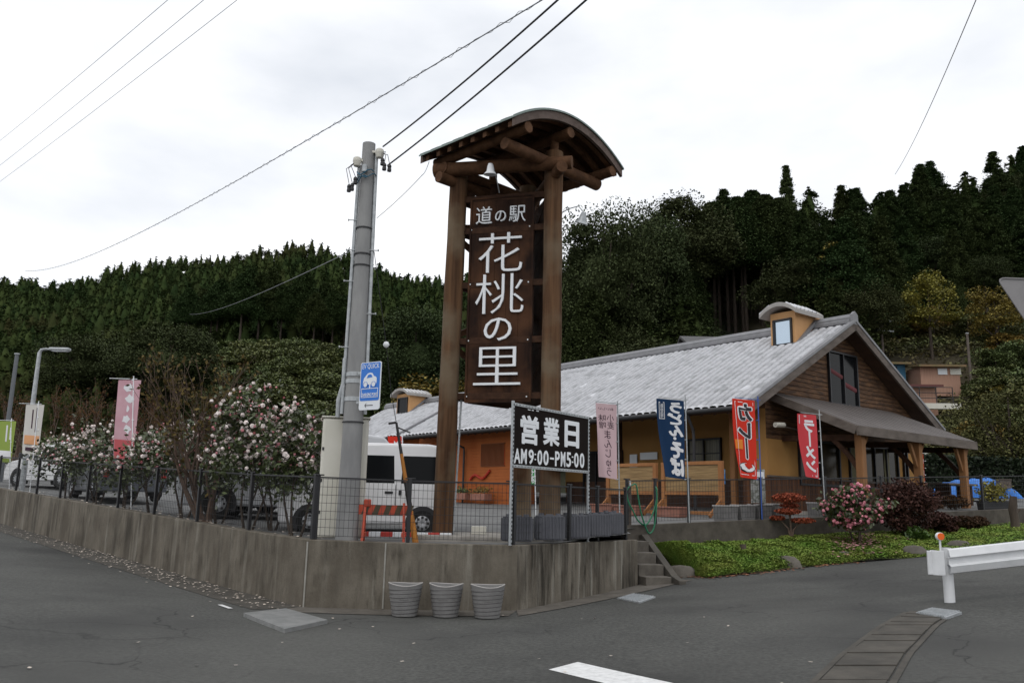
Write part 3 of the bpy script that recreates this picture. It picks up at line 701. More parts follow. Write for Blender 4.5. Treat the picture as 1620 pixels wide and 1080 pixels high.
def letter(ch, x0, x1, y0, y1, bold):
    A = face_pt(x0, y1, .035); B = face_pt(x1, y0, .035)
    A2 = face_pt(x0, (y0 + y1) / 2, .035); B2 = face_pt(x1, (y0 + y1) / 2, .035); w = np.linalg.norm((B2 - A2)[:2])
    zt_ = face_pt((x0 + x1) / 2, y0, .035)[2]; z0 = face_pt((x0 + x1) / 2, y1, .035)[2]
    mb = MB(); O = A2 - TO; O[2] = z0 - TO[2]; mb.text(ch, O, e13, (0, 0, 1), nf3, w, zt_ - z0, .035, bold - .020); mb.build('lettering', M_WHITE, board)
letter('道', 754, 779, 328, 355, .018); letter('の', 784, 801, 334, 351, .02); letter('駅', 806, 832, 326, 351, .018)
letter('花', 758, 827, 369, 431, .010); letter('桃', 753, 829, 434, 496, .010); letter('の', 766, 810, 503, 539, .022); letter('里', 750, 824, 549, 609, .010)
mb = MB()
for px, py in ((746, 364), (838, 358), (744, 450), (836, 446), (741, 539), (835, 537), (738, 627), (833, 627)):
    q = face_pt(px, py, .035) - TO; mb.add(*(lambda t: (t.v, t.f))(MB().tube([q, q + nf3 * .012], .013, 8)))
mb.build('bolt', M_WHITE, board)
for P, Q in ((TR, TB), (TL, TB)):
    d = np.array([*(Q - P), 0]); d /= np.linalg.norm(d); n_ = np.array([d[1], -d[0], 0]); mid = (P + Q) / 2
    MB().prism([(-.5, 0), (.5, 0), (.5, zb1 - zb0), (-.5, zb1 - zb0)], np.array(T3(mid, zb0)) - n_ * .03, d, (0, 0, 1), n_, .06).build('rear_board', M_DARKW, tw)
# curved roof
zA = tz(7.62); RA = CAM + ray(815, 183) * ((zA - CAM_H) / ray(815, 183)[2])
ua, va = math.radians(135.6), math.radians(45.6); RU = np.array([math.cos(ua), math.sin(ua), 0]); RV = np.array([math.cos(va), math.sin(va), 0])
LU, LV, RISE = 2.30 * SC, 2.78 * SC, .48 * SC
def arch(v): return zA + RISE * 4 * (v / LV) * (1 - v / LV)
def RP(u, v, dz=0): return RA * np.array([1, 1, 0]) + RU * u + RV * v + np.array([0, 0, arch(v) + dz]) - TO
def arch_slab(mb, u0, u1, v0, v1, d0, d1, n=24):
    vs = []
    for k in range(n + 1):
        v = v0 + (v1 - v0) * k / n; vs += [RP(u0, v, d0), RP(u1, v, d0), RP(u1, v, d1), RP(u0, v, d1)]
    fs = [(0, 1, 2, 3), tuple(4 * n + k for k in (3, 2, 1, 0))]
    for k in range(n):
        for e in range(4): fs.append((4 * k + e, 4 * k + (e + 1) % 4, 4 * k + 4 + (e + 1) % 4, 4 * k + 4 + e))
    mb.add(vs, fs)
mb = MB(); arch_slab(mb, -.04, LU + .04, -.04, LV + .04, -.012, .02)
for k in range(9): arch_slab(mb, LU * k / 8 - .008, LU * k / 8 + .008, -.04, LV + .04, .02, .035)
roof = mb.build('roof_sheet', mat('copper_roof', (.15, .19, .17), .45, (.22, .27, .245), 3, 5, metal=.3), tw, 0, 50)
mb = MB(); arch_slab(mb, .02, LU - .02, .0, LV, -.05, -.014); mb.build('roof_boarding', M_DARKW, tw)
for u0 in (-.01, LU - .05):
    mb = MB(); arch_slab(mb, u0, u0 + .06, -.02, LV + .02, -.17, -.013); mb.build('barge_board', mat('barge_timber', (.07, .045, .034), .75, (.13, .092, .075), 5, 5), tw, .004)
for k in range(8):
    u = .14 + (LU - .28) * k / 7; mb = MB(); arch_slab(mb, u - .045, u + .045, .02, LV - .02, -.16, -.051, 14); mb.build('rafter', M_LOGH, tw)
for v in (.36, 1.48, 2.72): 
    p, q = RP(-.0 + .02, v, -.29), RP(LU - .02, v, -.29); MB().tube([p, q], .10, 16).build('purlin', M_LOGH, tw, 0, 50)
for u in (.42, LU - .42):
    p, q = RP(u, .18), RP(u, LV - .22); p[2] = q[2] = tz(7.33) - TO[2]; MB().tube([p, q], [.105, .115], 18).build('tie_beam', M_LOGH, tw, 0, 50)
    p = RP(u, 1.48); MB().tube([(p[0], p[1], tz(7.36) - 1), (p[0], p[1], arch(1.48) - .35 - TO[2])], .08, 12).build('king_post', M_LOGH, tw, 0, 50)
# two spot lamps
def spot(root, base, head, aim, mat_=M_WHITE):
    l = MB(); b_, h_ = Vector(base), Vector(head); mid = (b_ + h_) / 2 + Vector((0, 0, .12))
    l.tube([b_, b_.lerp(mid, .6), mid.lerp(h_, .5) + Vector((0, 0, .06)), h_], .010, 8); arm = l.build('lamp_arm', M_GALV, root)
    d = Vector(aim).normalized(); s = MB(); s.tube([h_, h_ - d * -.05 , h_ + d * .14, h_ + d * .2], [.04, .055, .07, .125], 18)
    s.build('lamp_shade', mat_, root, 0, 40); e_ = MB(); e_.tube([h_ + d * .201, h_ + d * .204], [.11, .11], 16); e_.build('lamp_glass', M_LAMPG, root)
spot(tw, face_pt(790, 305, .05) - TO, face_pt(776, 259, .75) - TO, (0, .12, -1))
q0 = np.array(T3(TR, tz(6.45))) + np.array([.15, -.05, 0]); q1 = on_plane(924, 336, (TR[0], TR[1] - .3, 0), (0, 1, 0)) - TO
spot(tw, q0, q1, (-.25, .3, -1), M_GALV)
q = TL + e1 * .175 - nf * .04; q1 = q - np.array([.065, 0]); MB().tube([T3(q1, 1.0), T3(q, 3.4)], .018, 8).build('conduit', M_GALV, tw)
jb = MB().box((0, 0, .07), (.26, .2, .14)).build('junction_box', M_CREAM, None, .01); q = TL + np.array([.55, .3]); jb.location = (q[0], q[1], 1.04); tag(jb, 'small grey junction box on the pad beside the left tower post', 'junction box')

# ---------------------------------------------------------------- opening hours sign
wn3 = np.array([(W2 - W1)[1], -(W2 - W1)[0], 0]); wn3 /= np.linalg.norm(wn3); w13 = np.array([W1[0], W1[1], 0]) - wn3 * .06
hp1, hp2 = on_plane(807, 862, w13, wn3), on_plane(930, 853, w13, wn3); hp1[2] = hp2[2] = .97
hs = thing('hours_sign', 'dark brown opening hours sign in a slotted grey steel frame on the wall', 'sign', hp1)
hd = (hp2 - hp1); hd[2] = 0; hl = np.linalg.norm(hd); hd /= hl; hn = np.array([hd[1], -hd[0], 0])
HP = lambda px, py, off=0: on_plane(px, py, hp1 + hn * off, hn)
zt1, zt2 = HP(806, 638)[2], HP(931, 657)[2]
zt_ = (zt1 + zt2) / 2; zb_ = (HP(808, 738)[2] + HP(930, 745)[2]) / 2
def slots(mb, a, b, n, sz):
    a, b = np.array(a), np.array(b); dd = (b - a) / np.linalg.norm(b - a)
    for k in range(n):
        p = a + (b - a) * (k + .5) / n; mb.beam(p - dd * sz, p + dd * sz, .006, .016, hn)
sl = MB()
for x in (0, hl):
    o_ = hd * x; p = MB(); p.beam(o_, o_ + np.array([0, 0, zt_ - .97 + (.03 if x == 0 else 0)]), .045, .035, hn); p.build('frame_post', M_GALV, hs, .003, seg=1)
    slots(sl, o_ + hn * .0195, o_ + hn * .0195 + np.array([0, 0, zt_ - .97]), 34, .016)
for z in (zt_ - .99, zb_ - .97):
    p = MB(); p.beam(hd * .02 + np.array([0, 0, z]), hd * (hl - .02) + np.array([0, 0, z]), .035, .045); p.build('frame_bar', M_GALV, hs, .003, seg=1)
    slots(sl, hd * .03 + np.array([0, 0, z]) + hn * .0195, hd * (hl - .03) + np.array([0, 0, z]) + hn * .0195, 26, .014)
sl.build('frame_slots', M_BLACKM, hs)
M_HB = mat('hours_board_face', (.012, .008, .007), .8, spec=.1)
hb = MB().prism([(.02, zb_ - .95), (hl - .02, zb_ - .95), (hl - .02, zt_ - 1.01), (.02, zt_ - 1.01)], -hn * .01, hd, (0, 0, 1), hn, .018).build('board', M_HB, hs)
def hletter(ch, x0, x1, y0, y1, bold):
    ym = (y0 + y1) / 2; A, B = HP(x0, ym, .01), HP(x1, ym, .01); zt__ = HP((x0 + x1) / 2, y0, .01)[2]; z0 = HP((x0 + x1) / 2, y1, .01)[2]
    O = A - hp1; O[2] = z0 - hp1[2]; MB().text(ch, O, hd, (0, 0, 1), hn, np.linalg.norm((B - A)[:2]), zt__ - z0, .006, bold).build('lettering', M_WHITE, hb)
hletter('営', 823, 852, 657, 703, .032); hletter('業', 859, 885, 661, 705, .030); hletter('日', 893, 916, 666, 708, .036)
for ch, x0, x1 in (('A', 813, 823), ('M', 824, 833), ('9', 836, 844), ('0', 850, 857.5), ('0', 859.5, 867.5), ('P', 878, 885), ('M', 887, 894), ('5', 896, 903), ('0', 908, 915), ('0', 917, 924)):
    yb = 730 + (x0 - 813) * .072; hletter(ch, x0, x1, yb - 21, yb + 2.5, .02)
for x0 in (845.5, 904.5):
    for dy in (0, 8): yb = 725 + (x0 - 813) * .072 - dy; hletter('■', x0, x0 + 2.2, yb - 2, yb, 0)
hletter('■', 870, 876, 723.5, 726.5, 0)
hletter('■', 835, 839, 647.5, 648.7, 0); hletter('■', 841, 844, 648.3, 649.5, 0); hletter('■', 848, 852, 649.2, 650.4, 0)

# ---------------------------------------------------------------- plastic weights behind the fence
def tank():
    t = thing('water_tank', '', 'plastic tank'); mb = MB(); w, d, h = .50, .30, .40; pts = []
    n = 9
    for s in range(4):
        L = (w, d, w, d)[s]; k = n if L == w else 5
        for i in range(k):
            for f, o_ in ((.0, 0), (.35, 0), (.5, .014), (.85, .014)):
                x = -L / 2 + L * (i + f) / k; o2 = (d if L == w else w) / 2 - .014 + o_; c_ = ((x, -o2), (o2, x), (-x, o2), (-o2, -x))[s]; pts.append(c_)
    mb.prism(pts, (0, 0, .02), (1, 0, 0), (0, 1, 0), (0, 0, 1), h - .06); mb.box((0, 0, h - .03), (w - .05, d - .05, .03)); mb.box((0, 0, .01), (w - .04, d - .04, .02)); mb.build('body', M_TANK, t, .006, seg=1)
    for x in (-.14, .14): MB().cyl((x, 0, h - .015), (x, 0, h + .02), .045, n=14).build('cap', M_TANK, t)
    MB().box((.0, 0, h - .005), (.12, .05, .02)).build('handle', M_TANK, t, .004)
    return t
tk = tank(); tl_ = ['dark grey ribbed plastic tank left of its pair, touching the hours sign left post', 'dark grey ribbed plastic tank right of the pair behind the hours sign', 'ribbed grey plastic tank behind the middle of the hours sign', 'ribbed grey plastic tank just inside the hours sign right post', 'rightmost ribbed grey plastic tank near the double fence posts']
for k, (px, py, Y, rz) in enumerate(((818, 858, 13.62, -.1), (869, 858, 13.85, -.06), (907, 850, 14.6, .3), (941, 850, 14.95, .5), (965, 848, 15.35, .9))):
    o = tk if k == 0 else copy_tree(tk); q = at(px, py, Y); o.location = (q[0], q[1], max(lot_z(q[0], q[1]), 0) + (.06 if k < 2 else .03)); o.rotation_euler = (0, 0, rz); o['label'] = tl_[k]; o['group'] = 'plastic tanks behind the fence'

# ---------------------------------------------------------------- three fabric planters on the road
def planter():
    t = thing('planter_pot', '', 'plant pot'); n, L = 44, 20; V = []; Fc = []; h = .43
    def ring(r, z0, wob, zc):
        for k in range(n):
            a = 2 * math.pi * k / n; zz = z0 + wob * (math.cos(2 * a) * .014 + math.cos(a * 3 + 1) * .004); V.append((r * math.cos(a) * 1.03, r * math.sin(a) * .95, zz))
    for j in range(L + 1):
        f = j / L; ring(.165 + .07 * f ** .9 + .004 * math.sin(f * 47), h * f, f ** 3, 0)
    ring(.222, h, 1, 0); ring(.212, h - .06, .6, 0); ring(.19, h - .18, 0, 0)
    for j in range(L + 3):
        for k in range(n): Fc.append((j * n + k, j * n + (k + 1) % n, (j + 1) * n + (k + 1) % n, (j + 1) * n + k))
    Fc.append(tuple(range(n - 1, -1, -1)))
    MB().add(V, Fc).build('body', M_POTG, t, 0, 60)
    mb = MB()
    for j in range(7):
        pts = []
        for k in range(33):
            a = 2 * math.pi * k / 32; f = .10 + .125 * j + .022 * math.cos(a) ; f = min(max(f, .01), .95); r = .168 + .07 * f ** .9
            pts.append((r * math.cos(a) * 1.03, r * math.sin(a) * .95, h * f))
        mb.tube(pts, .0055, 5, False)
    mb.build('bands', mat('planter_band', (.085, .08, .078), .6), t)
    mb = MB(); mb.tube([(.23 * math.cos(a) * 1.03, .23 * math.sin(a) * .95, h + math.cos(2 * a) * .014 + math.cos(3 * a + 1) * .004) for a in np.linspace(0, 2 * math.pi, 41)], .008, 6, False); mb.build('rim', mat('planter_rim', (.40, .38, .36), .6), t)
    MB().lathe([(.2, 0), (.18, .015), (.02, .02)], (0, 0, h - .2), 24).build('soil', mat('dark_soil', (.05, .035, .025), .95), t)
    MB().box((-.185, -.118, h - .06), (.05, .012, .02), -.9).build('tab', M_PLASTIC, t)
    return t
pt = planter(); pl_ = ['leftmost of three grey wavy rimmed planters in front of the wall', 'middle of three grey wavy rimmed planters in front of the wall', 'rightmost of three grey wavy rimmed planters, nearest the wall corner']
for k, (px, py) in enumerate(((637, 977), (703, 978), (770, 980))):
    o = pt if k == 0 else copy_tree(pt); q = on_ground(px, py); o.location = (q[0], q[1] + .18, road_z(q[0], q[1]) + .012); o.rotation_euler = (0, 0, (.05, -.12, .1)[k]); o['label'] = pl_[k]; o['group'] = 'grey planters in front of the wall'

# ---------------------------------------------------------------- orange barrier trestle, ground bar, leaning crossing bar
q = at(606, 858, 13.45); br_ = thing('barrier_trestle', 'orange barrier trestle with a black striped top board behind the fence', 'barrier', (q[0], q[1], lot_z(q[0], q[1])), .12)
Hb = .66
for x in (-.30, .30):
    for s in (-1, 1): MB().beam((x + (.02 if x > 0 else -.02), s * .27, 0), (x, s * .03, Hb), .075, .04, (1, 0, 0)).build('leg', M_BARR, br_, .005)
    MB().beam((x, -.2, .18), (x, .2, .18), .05, .06).build('crossbar', M_BARR, br_, .005)
tb = MB().box((0, -.055, Hb - .10), (.86, .035, .15)).build('striped_board', M_BARR, br_, .004)
mb = MB()
for k in range(5):
    x = -.36 + .17 * k; mb.prism([(x, -.075), (x + .085, -.075), (x + .135, .075), (x + .05, .075)], (0, -.0735, Hb - .10), LX, LZ, LN, .002)
mb.build('stripe', mat('barrier_dark', (.06, .045, .02), .6), tb)
MB().box((-.27, -.05, Hb - .0), (.11, .1, .12)).build('leg_cap', M_BARR, br_, .02)
q = at(640, 842, 14.6); gb = thing('ground_bar', 'red and white striped bar lying on the lot behind the trestle', 'barrier bar', (q[0], q[1], lot_z(q[0], q[1]) + .06), .1)
for k in range(8): MB().box((-.7 + .2 * k, 0, .04), (.2, .09, .08)).build('bar_section', mat('bar_red', (.5, .04, .03), .5) if k % 2 == 0 else M_WHITE, gb, .006)
q0, q1 = at(658, 846, 14.1), at(627, 668, 14.1); q0[2] = lot_z(q0[0], q0[1]); lb = thing('crossing_bar', 'black and orange striped barrier arm leaning upright behind the fence', 'barrier arm', q0)
seg = [0, .26, .50, .735, 1.0]; dv = q1 - q0
for k in range(4): MB().tube([dv * seg[k], dv * seg[k + 1]], [.052 - .008 * k, .044 - .008 * k], 12).build('arm_section', (mat('amber_arm_paint', (.50, .20, .025), .6, (.40, .15, .02), 6, 4), M_BLK)[k % 2], lb, 0, 40)
mb = MB(); mb.tube([dv, dv + np.array([-.13, 0, -.02])], .02, 8); mb.tube([dv * .96, dv * .94 + np.array([.22, 0, -.05])], .012, 8); mb.build('hook', M_BLK, lb)
# rope with a white float
r0, r1, r2, r3 = on_plane(592, 398, pb, (0, 1, 0)), on_plane(611, 545, pb + np.array([0, .3, 0]), (0, 1, 0)), on_plane(619, 622, pb + np.array([0, .5, 0]), (0, 1, 0)), q1
rp = thing('float_rope', 'thin rope with a white ball float hanging from the pole to the barrier arm', 'rope', r0)
MB().tube([r0 - r0, r1 - r0, r2 - r0, r3 - r0], .006, 5).build('rope', M_CABLE, rp)
MB().lathe([(.004, -.055), (.035, -.042), (.055, 0), (.035, .042), (.004, .055)], r1 - r0, 16).build('float', M_WHITE, rp, 0, 60)

# ---------------------------------------------------------------- guardrail at the right
gy = 11.5; gp = on_ground(1503, 953); gp = np.array([gp[0], gp[1], road_z(gp[0], gp[1])])
gr_ = thing('guardrail', 'white steel guardrail at the right road edge with a rounded end plate', 'guardrail', gp)
gz = lambda x: on_plane(1503 + x * 116, 888 - x * 13, gp + np.array([0, -.12, 0]), (0, 1, 0))[2] - gp[2]
z0 = gz(0); sl_ = (gz(1.0) - z0)
def grail(x): return z0 + sl_ * x
prof = [(-.165, .0), (-.15, -.035), (-.06, -.07), (-.035, -.02), (.035, -.02), (.06, -.07), (.15, -.035), (.165, .0)]
th_ = .006; poly = [(p[1], p[0]) for p in prof] + [(p[1] + .008, p[0]) for p in reversed(prof)]
mb = MB(); X0, X1 = -.02, 9.0; A = [(X0, -.07 + y, grail(X0) + z) for y, z in poly]; B = [(X1, -.07 + y, grail(X1) + z) for y, z in poly]; n = len(poly)
mb.add(A + B, [(i, (i + 1) % n, n + (i + 1) % n, n + i) for i in range(n)] + [tuple(range(n - 1, -1, -1)), tuple(range(n, 2 * n))]); mb.build('beam', M_GRAIL, gr_, 0, 30)
for k in range(5):
    x = 2.0 * k + .03; MB().cyl((x, .06, road_z(gp[0] + x, gp[1]) - gp[2] - .1), (x, .06, grail(x) + .17), .068, n=20).build('post', M_GRAIL, gr_, 0, 40)
    mb = MB(); mb.box((x, -.02, grail(x)), (.07, .1, .1)); mb.build('bracket', M_GRAIL, gr_, .005)
ep = MB(); pts = [(math.cos(a) * .07, math.sin(a) * .07) for a in np.linspace(math.pi * .5, math.pi * 1.5, 12)]
ep.prism([(x - .18, y - .07) for x, y in pts] + [(-.10, -.14), (-.10, -.128), (-.17, -.128)] , (0, 0, grail(-.15) - .16), (1, 0, 0), (0, 1, 0), (0, 0, 1), .32)
ep.box((-.20, -.075, grail(-.15)), (.20, .03, .31)); ep.build('end_plate', M_GRAIL, gr_, .012)
rf = MB(); rf.cyl((-.075, .0, grail(-.05) + .1), (-.075, .0, grail(-.05) + .28), .014, n=8); rf.build('reflector_stem', M_GRAIL, gr_)
rf = MB(); rf.tube([(-.075, -.035, grail(-.05) + .33), (-.075, .025, grail(-.05) + .33)], .052, 20); rh = rf.build('reflector', M_WHITE, gr_, .006)
rf = MB(); rf.tube([(-.075, -.040, grail(-.05) + .33), (-.075, -.034, grail(-.05) + .33)], .047, 20); rf.build('reflector_lens', mat('amber_lens', (.80, .13, .01), .25), rh)

# ---------------------------------------------------------------- back of the triangular sign at the right edge
sy = 7.0; c0 = at(1576, 440, sy); sidew = .8; x0, z0_ = c0[0], c0[2]
tri = [(x0, z0_), (x0 + sidew, z0_ - .01), (x0 + sidew / 2, z0_ - .70)]; rp_ = []
for i in range(3):
    p = np.array(tri[i]); a = np.array(tri[i - 1]) - p; b = np.array(tri[(i + 1) % 3]) - p; a /= np.linalg.norm(a); b /= np.linalg.norm(b); t_ = .07
    for k in range(6): f = k / 5; rp_.append(tuple(p + a * t_ * (1 - f) ** 2 + b * t_ * f ** 2))
cxs = x0 + sidew / 2; bz = road_z(cxs, sy)
ts = thing('stop_sign', 'grey back of a triangular road sign at the right edge', 'road sign', (cxs, sy, bz))
MB().prism([(x - cxs, z - bz) for x, z in rp_], (0, -.004, 0), LX, LZ, LN, .004).build('plate', M_SIGNBACK, ts)
mb = MB()
n6 = len(rp_)
for i in range(n6): a, b = rp_[i], rp_[(i + 1) % n6]; mb.beam((a[0] - cxs, -.012, a[1] - bz), (b[0] - cxs, -.012, b[1] - bz), .012, .010)
mb.build('rim', M_SIGNBACK, ts)
mb = MB(); [mb.box((0, -.03, z0_ - bz - d_), (.26, .02, .04)) for d_ in (.14, .4)]; mb.build('bracket', M_GALV, ts)
MB().cyl((0, -.07, 0), (0, -.07, z0_ - bz + .1), .03, n=14).build('post', M_GALV, ts)
# ---------------------------------------------------------------- main building; local x = across the gable (v), y = along the ridge to the left (u)
D1 = np.array([-.621, .784, 0]); D2 = np.array([.784, .621, 0])
E0 = at(1190, 634, 22.0); BZ = 1.45
bld = thing('shop_building', 'ochre and orange single storey shop with a grey tiled gable roof and a porch', 'building', (E0[0], E0[1], BZ), math.atan2(D2[1], D2[0]))
def BP(v, u, z=0): return E0 * np.array([1, 1, 0]) + D2 * v + D1 * u + np.array([0, 0, BZ + z])
EZ, RZ_, RVv = 2.90, 5.90, 5.37; SL = (RZ_ - EZ) / RVv
def tiles(name, u0, u1, v0, v1, z0, z1, parent, cw=.27, rh=.245, seed=1):
    """pantiles: waves across u, stepped courses up the slope"""
    rr = np.random.RandomState(seed); vs = []; L = math.hypot(v1 - v0, z1 - z0); nr = max(2, int(L / rh)); ncol = max(2, int(abs(u1 - u0) / cw))
    tp = [(0, -.055), (.15, -.055), (.20, .0), (.36, .014), (.58, .018), (.82, .008), (.95, -.010)]
    us = [(u0 + (u1 - u0) * (c + t) / ncol, h, c) for c in range(ncol) for t, h in tp] + [(u1, -.055, ncol - 1)]
    nx = -(z1 - z0) / L * np.sign(v1 - v0); nz = abs(v1 - v0) / L
    jit = rr.normal(0, .0035, (nr + 1, ncol + 1)); V = []; n = len(us)
    for r in range(nr):
        for k, lift in ((0, .014), (1, .0)):
            f = (r + (0 if k == 0 else .999)) / nr
            for u, h, c in us:
                d = h + lift + jit[r, c]; V.append((v0 + (v1 - v0) * f + nx * d, u, z0 + (z1 - z0) * f + nz * d))
    Q = []
    for j in range(2 * nr - 1):
        for i in range(n - 1): Q.append((j * n + i, j * n + i + 1, (j + 1) * n + i + 1, (j + 1) * n + i))
    return mesh_arrays(name, V, Q, M_TILE, parent)
def roof_pair(prefix, u0, u1, vf, vb, zr, vr, parent, sl=SL, seed=1, th=.13):
    """front slope from vf up to the ridge vr, back slope down to vb"""
    zf_, zb_ = zr - sl * (vr - vf), zr - sl * (vb - vr)
    mb = MB(); mb.prism([(vf, zf_ - .05), (vr, zr - .05), (vb, zb_ - .05), (vb, zb_ - .05 - th), (vr, zr - .05 - th), (vf, zf_ - .05 - th)], (0, u0 + .02, 0), (1, 0, 0), (0, 0, 1), (0, 1, 0), u1 - u0 - .04)
    rf = mb.build('roof', M_SOFFIT, parent)
    tiles('roof_tiles', u0, u1, vf - .06, vr, zf_ - .03, zr, rf, seed=seed); tiles('roof_tiles', u0, u1, vb + .06, vr, zb_ - .03, zr, rf, seed=seed + 5)
    mb = MB(); n = 12
    prof = [(-.20, 0), (-.20, .1), (-.16, .12), (-.16, .2), (-.11, .24), (-.06, .30), (0, .32), (.06, .30), (.11, .24), (.16, .2), (.16, .12), (.20, .1), (.20, 0)]
    mb.prism([(vr + a, zr - .05 + b) for a, b in prof], (0, u0 + .03, 0), (1, 0, 0), (0, 0, 1), (0, 1, 0), u1 - u0 - .03); mb.build('ridge', M_RIDGE, rf, .01, seg=1)
    return rf
rf = roof_pair('main', 0, 18.0, 0, 10.74, RZ_, RVv, bld)
MB().prism([(RVv - .17, RZ_ - .1), (RVv + .17, RZ_ - .1), (RVv + .17, RZ_ + .22), (RVv, RZ_ + .34), (RVv - .17, RZ_ + .22)], (0, -.07, 0), (1, 0, 0), (0, 0, 1), (0, 1, 0), .1).build('ridge_end_tile', M_RIDGE, rf, .02)
# verge (barge) boards, two rough steps
for u0 in (-.03, 17.97):
    for (va, za, vb_, zb_) in ((-.12, EZ, RVv, RZ_), (10.86, EZ, RVv, RZ_)):
        mb = MB(); mb.beam((va, u0, za - .14 - .06 * abs(0)), (vb_, u0, zb_ - .13), .07, .26, (0, 0, 1)); mb.build('barge_board', M_FASCIA, rf, .006)
        mb = MB(); mb.beam((va, u0 + .02, za + .02), (vb_, u0 + .02, zb_ + .035), .16, .09, (0, 0, 1)); mb.build('verge_tiles', M_RIDGE, rf, .015)
for u0, u1 in ((0.06, 17.9),):
    mb = MB(); mb.tube([(-.13, u0, EZ - .13), (-.13, u1, EZ - .13)], .065, 10); mb.build('gutter', M_PLASTIC, bld, 0, 50)
    MB().beam((.0, u0, EZ - .16), (.0, u1, EZ - .16), .05, .12).build('fascia', M_DARKW, bld)
for v, u, bend in ((1.0, 14.4, 1), (.25, 2.1, 1)):
    mb = MB(); mb.tube([(-.1, u, EZ - .18), (-.05, u, EZ - .3), (v - .12, u, EZ - .62), (v - .1, u, EZ - .8), (v - .1, u, 0.05)], .042, 8); mb.build('downpipe', M_PLASTIC, bld, 0, 40)
# rafter tails under the front eave
mb = MB(); [mb.beam((.05, u, EZ - .20), (2.9, u, EZ - .20 + 2.85 * SL), .06, .10) for u in np.arange(.4, 17.8, .45)]; o = mb.build('rafters', M_SOFFIT, bld); o['kind'] = 'stuff'

# gable wall (u = .5)
GU = .5; V0, V1 = 1.3, 9.7
def roofz(v): return RZ_ - SL * abs(v - RVv) - .19
gw = MB().prism([(V0, 2.05), (V1, 2.05), (V1, min(roofz(V1), 3.3)), (RVv, roofz(RVv)), (V0, roofz(V0))], (0, GU, 0), (1, 0, 0), (0, 0, 1), (0, 1, 0), .14).build('gable_boarding', M_GABLE, bld)
mb = MB(); z = 2.2
while z < 5.6:
    vv = [v for v in (V0, V1)]; half = min(V1 - RVv, (RZ_ - .19 - z) / SL - .02)
    if half > .1: mb.beam((RVv - min(half, RVv - V0), GU - .008, z), (RVv + half, GU - .008, z), .014, .012)
    z += .135
mb.build('board_laps', M_DARKW, gw)
MB().prism([(V0, 1.02), (V1, 1.02), (V1, 2.06), (V0, 2.06)], (0, GU - .012, 0), (1, 0, 0), (0, 0, 1), (0, 1, 0), .15).build('wall', M_OCHRE, bld)
wm = MB(); x = V0
while x < V1 - .05:
    wm.box((x + .045, GU - .02 + .006 * rnd.random(), .5), (.086, .05, 1.0)); x += .09
wn = wm.build('wainscot', M_WAINS, bld)
MB().box(((V0 + V1) / 2, GU - .03, 1.03), (V1 - V0 + .06, .08, .05)).build('dado_rail', M_FASCIA, bld)
MB().prism([(V0, -.4), (V1, -.4), (V1, 0.03), (V0, 0.03)], (0, GU + .02, 0), (1, 0, 0), (0, 0, 1), (0, 1, 0), .3).build('plinth', M_CONC, bld)
def window(v0, v1, z0, z1, plane_='gable', depth=GU, bars=1, glass=M_GLASS, hbars=0, fw=.06, parent=bld, frame=M_BLACKM):
    mb = MB(); vm = (v0 + v1) / 2
    def bx(c, s): mb.box((c[0], depth - .045, c[1]), (s[0], .09, s[1])) if plane_ == 'gable' else mb.box((depth - .045, c[0], c[1]), (.09, s[0], s[1]))
    for x in (v0, v1): bx((x, (z0 + z1) / 2), (fw, z1 - z0 + fw))
    for z in (z0, z1): bx((vm, z), (v1 - v0 - fw, fw))
    for k in range(1, bars + 1): bx((v0 + (v1 - v0) * k / (bars + 1), (z0 + z1) / 2), (fw * .8, z1 - z0 - fw))
    for k in range(1, hbars + 1): bx((vm, z0 + (z1 - z0) * k / (hbars + 1)), (v1 - v0 - fw, fw * .4))
    w = mb.build('window', frame, parent, .004, seg=1)
    g = MB()
    if plane_ == 'gable': g.box((vm, depth - .02, (z0 + z1) / 2), (v1 - v0 - .02, .012, z1 - z0 - .02))
    else: g.box((depth - .02, vm, (z0 + z1) / 2), (.012, v1 - v0 - .02, z1 - z0 - .02))
    g.build('pane', glass, w); return w
GLW = mat('window_glass_reflect_tint', (.055, .040, .020), .12, (.015, .013, .010), 1.3, 3, spec=.12)  # brown base colour paints the ochre reflection into the panes
GLP = mat('window_blind_glass', (.12, .108, .058), .2, (.06, .055, .03), 4, 3, spec=.25, stretch=(6, 6, .2))
window(2.8, 4.9, .85, 2.12, bars=1, glass=GLW); window(5.5, 8.45, .85, 2.14, bars=3, glass=GLW); window(8.86, 9.08, 1.2, 2.14, bars=0)
for v in (5.75, 7.75): MB().box((v, GU - .035, 1.5), (.34, .012, 1.2)).build('blind', mat('pale_blind', (.20, .185, .10), .8, (.14, .13, .07), 9, 3, stretch=(8, 8, .2)), bld)
gwin = window(4.6, 6.2, 3.34, 4.95, bars=1, glass=M_GLASS)
mb = MB(); mb.tube([(4.66, GU + .045, 4.38), (5.36, GU + .045, 4.2)], .1, 14); mb.tube([(5.42, GU + .05, 4.02), (6.14, GU + .05, 3.86)], .11, 14); mb.build('red_roll', mat('red_cloth_roll', (.13, .028, .032), .8), gwin)
MB().box((5.4, GU - .06, 3.27), (1.85, .16, .05)).build('sill', M_FASCIA, gwin)
